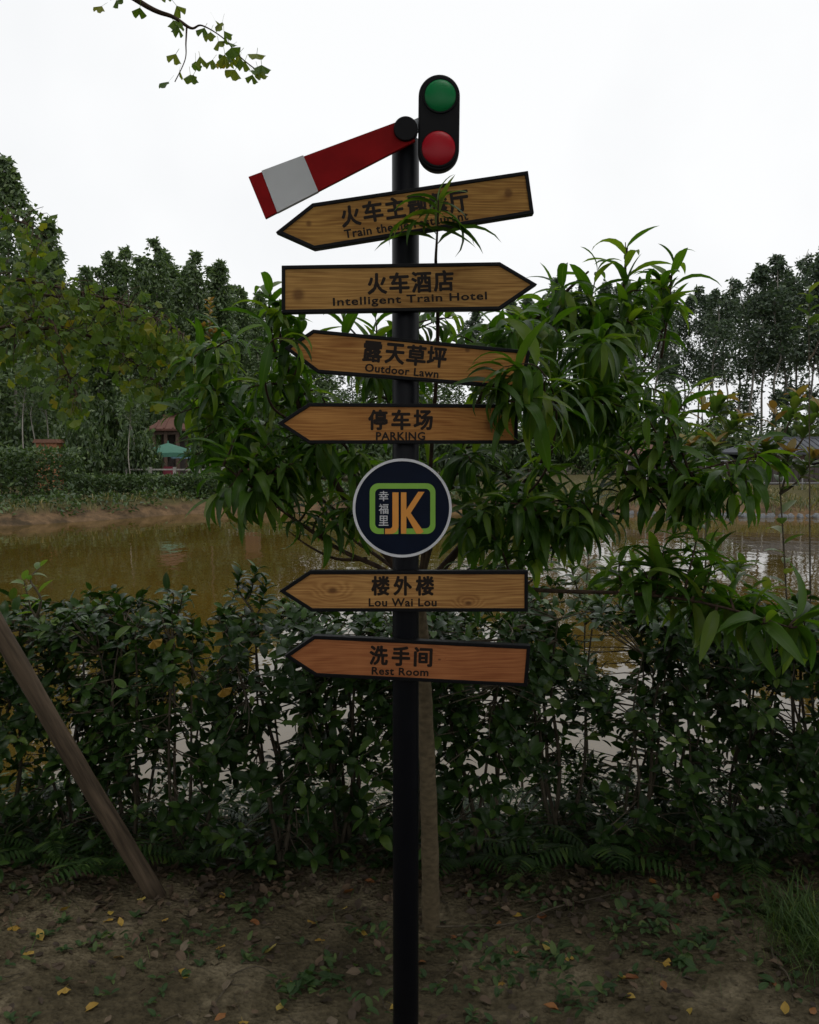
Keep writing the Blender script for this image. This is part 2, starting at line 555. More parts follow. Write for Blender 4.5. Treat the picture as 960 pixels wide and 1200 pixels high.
M['peach'] = leaf_mat('peach_leaf', [(0.0, (0.022, 0.054, 0.008)), (0.40, (0.042, 0.094, 0.012)), (0.76, (0.074, 0.135, 0.017)), (1.0, (0.125, 0.170, 0.024))], trans=0.33, tcol=(2.2, 2.6, 0.6), rough=0.40, spec=0.22, rib=0.35, ribcol=(0.10, 0.15, 0.055))
M['hedge'] = leaf_mat('hedge_leaf', [(0.0, (0.011, 0.028, 0.006)), (0.65, (0.023, 0.052, 0.010)), (0.9, (0.048, 0.094, 0.017)), (1.0, (0.09, 0.135, 0.025))], trans=0.14, rough=0.33, spec=0.18, rib=0.3, ribcol=(0.06, 0.09, 0.04))
M['sprout'] = leaf_mat('young_leaf', [(0.0, (0.07, 0.13, 0.03)), (1.0, (0.15, 0.21, 0.04))], trans=0.35, rough=0.4, rib=0.3)
M['ginkgo'] = leaf_mat('ginkgo_leaf', [(0.0, (0.044, 0.090, 0.014)), (0.6, (0.078, 0.130, 0.020)), (0.95, (0.14, 0.170, 0.022)), (1.0, (0.26, 0.21, 0.025))], trans=0.4, tcol=(2.0, 2.0, 0.7), rough=0.5, spec=0.25)
M['sapling'] = leaf_mat('sapling_leaf', [(0.0, (0.040, 0.075, 0.018)), (0.7, (0.070, 0.115, 0.024)), (1.0, (0.13, 0.15, 0.03))], trans=0.3, rough=0.42, rib=0.3)
M['new_shoot'] = leaf_mat('orange_shoot_leaf', [(0.0, (0.15, 0.085, 0.028)), (0.6, (0.20, 0.14, 0.035)), (1.0, (0.16, 0.17, 0.04))], trans=0.3, tcol=(1.8, 1.6, 0.8), rough=0.45)
M['euca'] = leaf_mat('eucalyptus_leaf', [(0.0, (0.032, 0.052, 0.033)), (0.7, (0.056, 0.085, 0.050)), (1.0, (0.085, 0.115, 0.062))], trans=0.3, tcol=(1.6, 1.8, 1.0), rough=0.5)  # leaf colour lightened in place of haze over the far trees
M['euca_left'] = leaf_mat('left_wood_leaf', [(0.0, (0.042, 0.070, 0.030)), (0.7, (0.080, 0.122, 0.048)), (1.0, (0.12, 0.165, 0.06))], trans=0.3, tcol=(1.6, 1.8, 0.9), rough=0.5)  # haze over the left wood put into a lighter leaf colour
M['bush'] = leaf_mat('bush_leaf', [(0.0, (0.022, 0.042, 0.014)), (0.7, (0.042, 0.075, 0.022)), (1.0, (0.08, 0.12, 0.03))], trans=0.2, rough=0.5)
M['fern'] = leaf_mat('fern_leaf', [(0.0, (0.022, 0.050, 0.013)), (0.7, (0.038, 0.080, 0.019)), (1.0, (0.085, 0.14, 0.03))], trans=0.3, rough=0.5, spec=0.25)
M['weed'] = leaf_mat('weed_leaf', [(0.0, (0.026, 0.055, 0.018)), (0.7, (0.046, 0.088, 0.027)), (1.0, (0.10, 0.14, 0.04))], trans=0.2, rough=0.5, spec=0.25, rib=0.3)
M['grass'] = leaf_mat('grass_blade', [(0.0, (0.030, 0.068, 0.012)), (0.7, (0.058, 0.115, 0.020)), (1.0, (0.12, 0.15, 0.03))], trans=0.25, rough=0.55)
M['bank_grass'] = leaf_mat('bank_grass_blade', [(0.0, (0.035, 0.055, 0.018)), (0.6, (0.10, 0.095, 0.03)), (1.0, (0.17, 0.13, 0.05))], trans=0.2, rough=0.6)
M['yellow_leaf'] = leaf_mat('fallen_yellow_leaf', [(0.0, (0.30, 0.17, 0.022)), (0.6, (0.40, 0.25, 0.035)), (1.0, (0.34, 0.28, 0.06))], trans=0.1, tcol=(1, 1, 1), rough=0.55, rib=0.2, ribcol=(0.3, 0.18, 0.05))
M['orange_leaf'] = leaf_mat('fallen_orange_leaf', [(0.0, (0.18, 0.060, 0.018)), (1.0, (0.30, 0.12, 0.025))], trans=0.1, tcol=(1, 1, 1), rough=0.55, rib=0.3, ribcol=(0.2, 0.08, 0.03))
M['litter'] = leaf_mat('dead_leaf', [(0.0, (0.036, 0.024, 0.014)), (0.5, (0.070, 0.046, 0.027)), (0.85, (0.125, 0.080, 0.045)), (1.0, (0.17, 0.135, 0.09))], trans=0.0, rough=0.75, rib=0.3, ribcol=(0.05, 0.03, 0.02))
M['soil'] = ground_mat()
M['water'] = water_mat()


# ------------------------------------------------------------------ leaves
def strip_leaf(w, n, curl, fold, shape='lance', twist=0.0, wave=0.0, two=True):
    """a leaf of length 1 along +Y, face up +Z, curling down; three points per rung (folded along the midrib)"""
    vs, uv, fs = [], [], []
    y = z = 0.0
    a = 0.25 * curl
    prev = None
    for i in range(n + 1):
        t = i / n
        if i:
            a0 = 0.25 * curl - curl * (t ** 1.1)
            y += math.cos(a0) / n
            z += math.sin(a0) / n
            a = a0
        if shape == 'lance':
            ww = w * (math.sin(math.pi * min(1, t ** 0.75 * 0.98 + 0.02)) ** 0.85)
        elif shape == 'oval':
            ww = w * (max(0.0, math.sin(math.pi * (t ** 0.85))) ** 0.7)
        else:                                  # spoon
            ww = w * (max(0.0, math.sin(math.pi * (t ** 1.6))) ** 0.8)
        ww = max(ww, 0.0)
        tw = twist * t
        if i == n or (i == 0):
            vs.append((0, y, z)); uv.append((0.5, t)); idx = (len(vs) - 1,) * 3
        else:
            up = ww * fold + wave * w * math.sin(t * 9)
            up2 = ww * fold - wave * w * math.sin(t * 9 + 1)
            nx, nz = math.cos(tw), math.sin(tw)
            sy, cz = -math.sin(a), math.cos(a)
            vs.append((-ww * nx, y + up * sy, z + up * cz - ww * nz)); uv.append((0, t))
            vs.append((0, y, z)); uv.append((0.5, t))
            vs.append((ww * nx, y + up2 * sy, z + up2 * cz + ww * nz)); uv.append((1, t))
            idx = (len(vs) - 3, len(vs) - 2, len(vs) - 1)
        if prev is not None:
            (a1, b1, c1), (a2, b2, c2) = prev, idx
            for (p, q, r_, s) in ((a1, b1, b2, a2), (b1, c1, c2, b2)):
                if p == q:
                    fs.append((p, r_, s))
                elif r_ == s:
                    fs.append((p, q, r_))
                else:
                    fs.append((p, q, r_)); fs.append((p, r_, s))
        prev = idx
    return np.array(vs, float), fs, np.array(uv, float)


def fan_leaf(notch=0.25, curl=0.3, spread=1.15, n=8):
    """ginkgo: stalk and fan with a notch; length 1 with the stalk"""
    vs = [(-0.012, 0, 0), (0.012, 0, 0), (0.012, 0.45, 0), (-0.012, 0.45, 0)]
    fs = [(0, 1, 2), (0, 2, 3)]
    b = len(vs)
    vs.append((0, 0.42, 0))
    for i in range(n + 1):
        t = -1 + 2 * i / n
        r = 0.56 * (1 - notch * math.exp(-(t / 0.16) ** 2)) * (1 + 0.05 * math.sin(i * 5.3)) * (1 - 0.10 * t * t)
        an = t * spread
        vs.append((r * math.sin(an), 0.42 + r * math.cos(an), -curl * r * r * 0.9 + 0.05 * math.sin(i * 2.1)))
    for i in range(n):
        fs.append((b, b + 2 + i, b + 1 + i))
    uv = np.array([(0.5 + v[0] * 0.5, v[1]) for v in vs], float)
    return np.array(vs, float), fs, uv


def frame_of(d, n):
    """3x3 matrix: local Y along d, local Z near n"""
    d = d.normalized()
    x = d.cross(n)
    if x.length < 1e-4:
        x = d.cross(Vector((0.3, 0.9, 0.1)))
    x.normalize()
    z = x.cross(d)
    return Matrix((x, d, z)).transposed()


def leaf_mesh(name, var, mat, smooth=True):
    v, f, uv = var
    me = bpy.data.meshes.new(name)
    me.from_pydata(v.tolist(), [], f)
    lay = me.uv_layers.new(name='UVMap')
    li = np.empty(len(me.loops), np.int32); me.loops.foreach_get('vertex_index', li)
    lay.data.foreach_set('uv', uv[li].ravel())
    me.materials.append(mat)
    if smooth:
        me.polygons.foreach_set('use_smooth', [True] * len(me.polygons))
    return me


def leaf_cloud(name, variants, items, mats, parent=None, origin=(0, 0, 0), smooth=True):
    """many leaves joined: items are (position, 3x3, size, variant, material index)"""
    V, F, U, MI = [], [], [], []
    off = 0
    org = np.array(origin, float)
    for (p, mt, s, k, mi) in items:
        v, f, uv = variants[k]
        A = np.array(mt, float)
        V.append(v @ A.T * s + np.array(p, float) - org)
        f = np.array(f, np.int32)
        F.append(f + off); off += len(v)
        U.append(uv[f.ravel()])
        MI.append(np.full(len(f), mi, np.int32))
    V = np.concatenate(V); F = np.concatenate(F); U = np.concatenate(U); MI = np.concatenate(MI)
    me = bpy.data.meshes.new(name)
    me.vertices.add(len(V)); me.vertices.foreach_set('co', V.ravel())
    me.loops.add(F.size); me.loops.foreach_set('vertex_index', F.ravel())
    me.polygons.add(len(F))
    me.polygons.foreach_set('loop_start', np.arange(0, F.size, 3, dtype=np.int32))
    me.polygons.foreach_set('loop_total', np.full(len(F), 3, np.int32))
    for m in (mats if isinstance(mats, (list, tuple)) else [mats]):
        me.materials.append(m)
    me.polygons.foreach_set('material_index', MI)
    if smooth:
        me.polygons.foreach_set('use_smooth', np.ones(len(F), bool))
    lay = me.uv_layers.new(name='UVMap')
    lay.data.foreach_set('uv', U.ravel())
    me.update(calc_edges=True)
    return link_mesh(name, me, parent)


def leaf_parts(name, meshes, items, parent, origin):
    """each leaf an object of its own under its plant; meshes are shared"""
    out = []
    for (p, mt, s, k, mi) in items:
        o = bpy.data.objects.new(name, meshes[mi][k] if isinstance(meshes, dict) else meshes[k])
        C.objects.link(o)
        o.parent = parent
        m4 = Matrix(mt).to_4x4() @ Matrix.Scale(s, 4)
        m4.translation = Vector(p) - Vector(origin)
        o.matrix_basis = m4
        out.append(o)
    return out


def rand_unit():
    v = Vector((random.gauss(0, 1), random.gauss(0, 1), random.gauss(0, 1)))
    return v.normalized()


UP = Vector((0, 0, 1))
LANCE = [strip_leaf(0.104, 7, c, fo, 'lance', tw, wv) for (c, fo, tw, wv) in
         ((0.7, 0.35, 0.2, 0.05), (1.2, 0.25, -0.3, 0.07), (1.7, 0.45, 0.3, 0.05), (0.9, 0.55, 0.0, 0.04), (2.1, 0.3, -0.4, 0.06))]
OVAL = [strip_leaf(0.23, 5, c, fo, 'oval', tw, 0.03) for (c, fo, tw) in ((0.5, 0.25, 0.2), (0.9, 0.2, -0.2), (1.3, 0.3, 0.3), (0.3, 0.4, 0.0))]
FAN = [fan_leaf(0.25, 0.3), fan_leaf(0.4, 0.8, 1.0), fan_leaf(0.12, -0.4, 1.25), fan_leaf(0.3, 1.2, 0.85)]
DEAD = [strip_leaf(0.26, 5, c, fo, 'oval', tw, 0.15) for (c, fo, tw) in ((-1.0, 0.5, 0.5), (1.3, 0.1, -0.6), (-0.5, 0.8, 0.3), (0.8, -0.5, 0.2))]
CARD = [(np.array([(0, 0, 0), (-w, 0.45, 0.04), (0, 1, -c), (w, 0.5, 0.04)], float), [(0, 2, 1), (0, 3, 2)],
         np.array([(0.5, 0), (0, 0.5), (0.5, 1), (1, 0.5)], float)) for w, c in ((0.22, 0.1), (0.16, 0.25), (0.30, 0.18))]


# ------------------------------------------------------------------ terrain and water
WATER_Z = -0.45
SHORE = np.array([(-400, 10), (-60, 15), (-10.8, 23.0), (-7.4, 27.4), (0, 29), (8, 27.3), (10.5, 26.3), (13.5, 25.6), (60, 24), (400, 22)], float)


def shore_y(x):
    return float(np.interp(x, SHORE[:, 0], SHORE[:, 1])) + 0.35 * noise.noise(Vector((x * 0.5, 3.1, 0)))


def height(x, y):
    if y < 10:
        e = 4.05 + 0.18 * noise.noise(Vector((x * 0.9, 7.7, 0)))
        z = 0.035 * noise.noise(Vector((x * 1.3, y * 1.3, 0))) + 0.014 * noise.noise(Vector((x * 5, y * 5, 2))) + 0.006 * noise.noise(Vector((x * 17, y * 17, 5)))
        if y > 3.5:
            t = min(1.0, (y - 3.5) / 1.2)
            z -= 1.1 * t * t * (3 - 2 * t)
        return z
    s = shore_y(x)
    d = y - s
    top = -0.02 if x < 6 else 0.22
    run = 1.1 if x < 6 else 4.2
    if d < 0:
        return max(-1.1, WATER_Z + d * 0.4)
    t = min(1.0, d / run)
    z = WATER_Z + (top - WATER_Z) * (t ** 0.75)
    return z + 0.16 * noise.noise(Vector((x * 0.8, y * 0.8, 1))) * min(1, d * 2) + 0.09 * noise.noise(Vector((x * 2.7, y * 2.7, 1))) * min(1, d * 3)


def grow(a, b, s0, k):
    out, s, v = [], s0, a
    while v < b:
        s *= k; v += s
        out.append(min(v, b))
    return out


gx = list(np.arange(-2.6, 2.601, 0.035))
side = list(np.arange(3.0, 24, 0.4)) + grow(24, 700, 0.5, 1.35)
gx = [-s for s in reversed(side)] + gx + side
gy = [-v for v in reversed(grow(-1.4, 400, 0.3, 1.5))] + list(np.arange(1.4, 4.75, 0.035)) + list(np.arange(5.2, 19, 0.8)) + \
     list(np.arange(19.2, 36, 0.3)) + grow(36, 1500, 0.4, 1.3)
gv = [(x, y, height(x, y)) for y in gy for x in gx]
nx = len(gx)
gf = [(j * nx + i, j * nx + i + 1, (j + 1) * nx + i + 1, (j + 1) * nx + i) for j in range(len(gy) - 1) for i in range(nx - 1)]
me = bpy.data.meshes.new('ground')
me.from_pydata(gv, [], gf)
me.polygons.foreach_set('use_smooth', [True] * len(me.polygons))
me.materials.append(M['soil'])
tag(link_mesh('ground', me), 'bare brown soil strip in front and earth bank across the pond', kind='structure')

mb = MB()
mb.add([(-300, 3.8, WATER_Z), (300, 3.8, WATER_Z), (300, 31, WATER_Z), (-300, 31, WATER_Z)], [(0, 1, 2, 3)])
tag(mb.build('pond_water', M['water']), 'muddy brown pond water with reflections', kind='structure')

# ------------------------------------------------------------------ signpost
YF, YB = 2.088, 2.114                       # front and back of the boards
POLE_Y = 2.150


def P2(px, py, Y=YF):
    p = at(px, py, Y)
    return (p.x, p.z)


pole_x = at(475.5, 700, POLE_Y).x
post = empty('signpost', (pole_x, POLE_Y, 0), 'black signpost with wooden arrow boards, round logo disc and railway signal on top', 'signpost')


def text_obj(name, body, box, mat, parent, angle=0.0, y=YF, bold=0.5):
    """text fitted to a pixel box (cx, cy, w, h) on the sign plane, turned by angle"""
    cu = bpy.data.curves.new(name, 'FONT')
    cu.body = body; cu.resolution_u = 3; cu.space_character = 1.08
    o = bpy.data.objects.new(name, cu); C.objects.link(o)
    dg = bpy.context.evaluated_depsgraph_get(); dg.update()
    me = bpy.data.meshes.new_from_object(o.evaluated_get(dg))
    bpy.data.objects.remove(o)
    n = len(me.vertices)
    co = np.empty(n * 3); me.vertices.foreach_get('co', co); co = co.reshape(-1, 3)
    polys = [tuple(p.vertices) for p in me.polygons]
    bpy.data.meshes.remove(me)
    lo, hi = co.min(0), co.max(0)
    cx, cy, w, h = box
    kx = w / (hi[0] - lo[0]); ky = h / (hi[1] - lo[1])
    ca, sa = math.cos(angle), math.sin(angle)
    org = parent_origin(parent)
    vs, fs = [], []
    shifts = [(0, 0)] + ([(bold * math.cos(k * math.pi / 4 + 0.2), bold * math.sin(k * math.pi / 4 + 0.2)) for k in range(8)] if bold else [])
    for j, (dx, dy) in enumerate(shifts):          # the stroke is thickened by copies, each a hair behind the last
        u = (co[:, 0] - (lo[0] + hi[0]) / 2) * kx + dx
        v = (co[:, 1] - (lo[1] + hi[1]) / 2) * ky + dy
        yy = y + 0.00004 * j
        off = len(vs)
        for a, b in zip(cx + u * ca - v * sa, cy - (u * sa + v * ca)):
            p = at(a, b, yy)
            vs.append((p.x - org.x, yy - org.y, p.z - org.z))
        fs += [tuple(i + off for i in p) for p in polys]
    m2 = bpy.data.meshes.new(name)
    m2.from_pydata(vs, [], fs)
    m2.materials.append(mat)
    return link_mesh(name, m2, parent)


# the pole
mb = MB()
tp, bt = at(475.5, 164, POLE_Y).z, -0.05
mb.tube([(0, 0, bt), (0, 0, tp)], 0.0335, 32)
o = mb.build('pole', M['pole'], post, smooth=True)
add_bevel(o, 0.003, 2)

WOODS = [((0.50, 0.275, 0.075), (0.21, 0.092, 0.022)), ((0.51, 0.285, 0.088), (0.22, 0.100, 0.026)), ((0.53, 0.270, 0.080), (0.24, 0.090, 0.022)),
         ((0.50, 0.240, 0.070), (0.24, 0.085, 0.020)), ((0.55, 0.300, 0.100), (0.24, 0.098, 0.030)), ((0.44, 0.170, 0.064), (0.25, 0.078, 0.027))]
BOARDS = [
    dict(poly=[(323, 272), (368, 292), (626, 250), (619, 200), (366, 238)], say='arrow board pointing left, reading Train theme restaurant',
         ang=R(8.6), knots=[], stains=[(596, 226, .012), (362, 262, .010)],
         chars=[('火', 411, 253), ('车', 437, 247.5), ('主', 463, 243.5), ('题', 489, 240), ('餐', 514, 238), ('厅', 538, 236)], cs=23.5,
         latin=('Train theme restaurant', 476, 263.5, 146, 9.5)),
    dict(poly=[(330, 311), (330, 367), (586, 363), (630, 333), (586, 307)], say='arrow board pointing right, reading Intelligent Train Hotel',
         ang=R(2.4), knots=[], stains=[(350, 345, .02)],
         chars=[('火', 442, 332.5), ('车', 468, 331.5), ('酒', 494, 330.5), ('店', 520, 329)], cs=23.5,
         latin=('Intelligent Train Hotel', 480.5, 351.5, 180, 11.5)),
    dict(poly=[(333, 408), (372, 437), (613, 456), (622, 411), (367, 386)], say='arrow board pointing left, reading Outdoor Lawn',
         ang=R(-5.2), knots=[], stains=[(548, 410, .008)],
         chars=[('露', 437, 412), ('天', 463, 414.5), ('草', 488, 416.5), ('坪', 512, 418.5)], cs=23,
         latin=('Outdoor Lawn', 471, 434.5, 86, 9)),
    dict(poly=[(325, 496), (362, 520), (607, 520), (607, 474), (362, 472)], say='arrow board pointing left, reading PARKING',
         ang=0.0, knots=[], stains=[(577, 497, .022)],
         chars=[('停', 443, 492), ('车', 470, 492), ('场', 496, 492)], cs=22.5,
         latin=('PARKING', 469.5, 511, 57, 9)),
    dict(poly=[(327, 693), (365, 717), (619, 717), (619, 669), (363, 669)], say='arrow board pointing left with two knots, reading Lou Wai Lou',
         ang=0.0, knots=[(390, 692, .009), (549, 707, .0065)], stains=[],
         chars=[('楼', 446, 686.5), ('外', 472, 686.5), ('楼', 498, 686.5)], cs=21.5,
         latin=('Lou Wai Lou', 472, 706, 79, 9)),
    dict(poly=[(333, 769), (370, 793), (618, 805), (622, 757), (368, 745)], say='reddish arrow board pointing left, reading Rest Room',
         ang=R(-1.8), knots=[(515, 773, .0028)], stains=[],
         chars=[('洗', 444, 768), ('手', 470, 769), ('间', 496, 770)], cs=21.5,
         latin=('Rest Room', 469, 787, 66, 8.5)),
]
for i, bd in enumerate(BOARDS):
    outer = [P2(*p) for p in bd['poly']]
    inner = inset(outer, 0.0082)
    wood_y = YF + 0.0035
    oy = Vector((pole_x, POLE_Y, 0))
    kn = []
    for (kx, ky, ks) in bd['knots']:
        p = at(kx, ky, wood_y); kn.append((p.x - oy.x, p.z - oy.z, ks))
    st = []
    for (kx, ky, ks) in bd['stains']:
        p = at(kx, ky, wood_y); st.append((p.x - oy.x, p.z - oy.z, ks))
    wm = wood_mat('pine_board', WOODS[i][0], WOODS[i][1], i + 1.3, kn, st)
    mb = MB().prism(inner, wood_y, YB - 0.003)
    b = mb.build('arrow_board', wm, post, world=True)
    b['label'] = bd['say']
    mf = MB().ring(outer, inset(outer, 0.0087), YF, YB)
    mf.prism(inset(outer, 0.002), YB - 0.0025, YB + 0.0005)
    fr = mf.build('frame', M['black'], b, world=True)
    add_bevel(fr, 0.0012, 2)
    # bolts where the board meets the pole are behind; two small screws hold the frame
    org = parent_origin(b)
    for (ch, cx, cy) in bd['chars']:
        wd = bd['cs'] * (0.94 if ch != '火' else 0.92)
        text_obj('character', ch, (cx, cy, wd, bd['cs']), M['ink'], b, bd['ang'], wood_y - 0.0009, bold=0.9)
    t = bd['latin']
    text_obj('lettering', t[0], (t[1], t[2], t[3], t[4]), M['ink'], b, bd['ang'], wood_y - 0.0009, bold=0.38)
    mc = MB()
    p = at(475.5, sum(q[1] for q in bd['poly']) / 5, YB)
    mc.tube([(p.x, YB + 0.0007, p.z - 0.02), (p.x, YB + 0.0007, p.z + 0.02)], 0.004, 8)
    mc.build('clamp', M['black'], b, world=True)

# round logo disc
dc = at(471.5, 595.5, YF)
s1 = 2.088 / 1000.0
disc = MB().prism(circle_poly(dc.x, dc.z, 0.1165, 72), YF + 0.001, YB).build('logo_disc', M['navy'], post, world=True)
disc['label'] = 'round navy disc with green and orange logo'
MB().ring(circle_poly(dc.x, dc.z, 0.1215, 72), circle_poly(dc.x, dc.z, 0.1152, 72), YF - 0.0015, YB + 0.001).build('rim', M['rim'], disc, world=True)


def lz(zx, zy, Y=YF):
    """pixel of the 6x crop at (400, 520)"""
    p = at(400 + zx / 6.0, 520 + zy / 6.0, Y)
    return (p.x, p.z)


def round_rect(x0, y0, x1, y1, r, n=8):
    pts = []
    for (cx, cy, a0) in ((x0 + r, y1 - r, 180), (x1 - r, y1 - r, 270), (x1 - r, y0 + r, 0), (x0 + r, y0 + r, 90)):
        for k in range(n + 1):
            a = R(a0 + 90 * k / n)
            # crop pixels grow downwards: mirror the sine
            pts.append((cx + r * math.cos(a), cy - r * math.sin(a)))
    return pts


LY = YF - 0.0006
ro = round_rect(200, 278, 662, 634, 62)
ri = round_rect(238, 316, 626, 596, 34)
g = MB().ring([lz(*p) for p in ro], [lz(*p) for p in ri], LY, YF + 0.0015).build('logo_frame', M['logo_green'], disc, world=True)
# orange letters, cut as in the photograph, with dark gaps where they cross the frame
LY2 = YF - 0.0014
mk = MB()
for q in ([(300, 588), (345, 588), (345, 640), (300, 640)], [(402, 575), (420, 575), (420, 640), (402, 640)]):
    mk.prism([lz(*p) for p in reversed(q)], LY - 0.0004, YF + 0.001)
mk.build('logo_gap', M['navy'], disc, world=True)
jo = [(360, 342), (403, 342), (403, 590)]
for k in range(1, 9):
    a = R(90 * k / 8)
    jo.append((345 + 58 * math.cos(a), 580 + 54 * math.sin(a)))
jo += [(308, 634), (308, 597), (338, 597)]
for k in range(7, -1, -1):
    a = R(90 * k / 8)
    jo.append((338 + 22 * math.cos(a), 575 + 22 * math.sin(a)))
ml = MB().prism([lz(*p) for p in reversed(jo)], LY2, YF + 0.001)
ml.build('letter', M['logo_orange'], disc, world=True)
ko = [(420, 342), (458, 342), (458, 464), (541, 338), (585, 338), (488, 487), (580, 618), (560, 632), (528, 632), (462, 512), (458, 512), (458, 632), (420, 632)]
ml = MB().prism([lz(*p) for p in reversed(ko)], LY2 - 0.0004, YF + 0.001)
ml.build('letter', M['logo_orange'], disc, world=True)
for ch, zy in (('幸', 368), ('福', 458), ('里', 541)):
    text_obj('character', ch, (400 + 298 / 6.0, 520 + zy / 6.0, 11.2, 11.6), M['logo_grey'], disc, 0.0, LY2 + 0.0004, bold=0.12)

# semaphore arm
AY0, AY1 = 2.096, 2.108
arm_poly = [P2(291, 207, AY0), P2(311, 256, AY0), P2(487, 165, AY0), P2(472, 140, AY0)]
arm = MB().prism(arm_poly, AY0, AY1).build('semaphore_arm', M['red_paint'], post, world=True)
arm['label'] = 'red semaphore arm with a white band, sloping down to the left'
add_bevel(arm, 0.0012, 2)
band = [P2(306.5, 200.2, AY0), P2(325, 248.8, AY0), P2(373, 224.2, AY0), P2(355.5, 182, AY0)]
MB().prism(band, AY0 - 0.0012, AY1 + 0.0012).build('white_band', M['white_paint'], arm, world=True)
pv = at(475.5, 152, AY0)
mp_ = MB().prism(circle_poly(pv.x, pv.z, 0.0285, 40), AY0 - 0.010, AY1 + 0.012)
o = mp_.build('pivot_cap', M['black'], arm, world=True)
add_bevel(o, 0.002, 2)
# bracket to the lamp head
mbk = MB().prism([P2(470, 165, 2.13), P2(500, 150, 2.13), P2(500, 134, 2.13), P2(470, 147, 2.13)], 2.128, 2.136)
o = mbk.build('lamp_bracket', M['white_paint'], post, world=True)

# lamp head
tilt = R(1.2)
hc = at(514.5, 144, 2.10)
hw, hh = 0.0495, 0.1125
cap = []
for k in range(25):
    a = math.pi * k / 24
    cap.append((hw * math.cos(a), hh - hw + hw * math.sin(a)))
for k in range(25):
    a = math.pi + math.pi * k / 24
    cap.append((hw * math.cos(a), -(hh - hw) + hw * math.sin(a)))
cap = [(hc.x + x * math.cos(tilt) + z * math.sin(tilt) * 0.5, hc.z + z) for x, z in cap]
head = MB().prism(cap, 2.098, 2.126).build('signal_head', M['black'], post, world=True)
head['label'] = 'black rounded lamp head with green lens above red lens'
add_bevel(head, 0.005, 3)
for nm, (cx, cy, rr), mt in (('green_lens', (516, 112.5, 0.0385), M['green_lens']), ('red_lens', (514, 174, 0.0415), M['red_lens'])):
    c = at(cx, cy, 2.098)
    md = MB().dome((c.x, 2.0975, c.z), rr, 0.012)
    o = md.build(nm, mt, head, smooth=True, world=True)
    MB().ring(circle_poly(c.x, c.z, rr + 0.0025, 40), circle_poly(c.x, c.z, rr - 0.0008, 40), 2.0935, 2.0985).build('bezel', M['black'], head, smooth=False, world=True)

TEXT_BOXES = [(385, 318, 580, 362), (415, 398, 535, 446), (418, 476, 520, 520), (412, 535, 532, 656), (425, 671, 520, 716), (425, 752, 515, 798),
              (285, 80, 545, 200)]
BOARD_BOXES = [(320, 195, 630, 295), (325, 300, 632, 370), (325, 380, 626, 460), (320, 468, 612, 524), (410, 535, 532, 656), (322, 665, 624, 720), (328, 740, 626, 808), (285, 85, 545, 260)]


def inb(p, boxes, pad=0):
    return any(b[0] - pad < p[0] < b[2] + pad and b[1] - pad < p[1] < b[3] + pad for b in boxes)


def leaf_clear(p, mt, s, front_ok=True):
    """False when a leaf would cut through the boards or lie over their lettering"""
    p = Vector(p); m = Matrix(mt)
    q = [p, p + m @ Vector((0, 0.5, 0)) * s, p + m @ Vector((0, 0.85, -0.3)) * s]
    ys = [v.y for v in q]
    pr = [proj(v) for v in q]
    if any(inb(a, BOARD_BOXES, 12) for a in pr):
        if min(ys) < 2.17 and max(ys) > 2.05:
            return False
        if max(ys) <= 2.07 and not front_ok:
            return False
        if max(ys) <= 2.07 and any(inb(a, TEXT_BOXES) for a in pr):
            return False
    return True


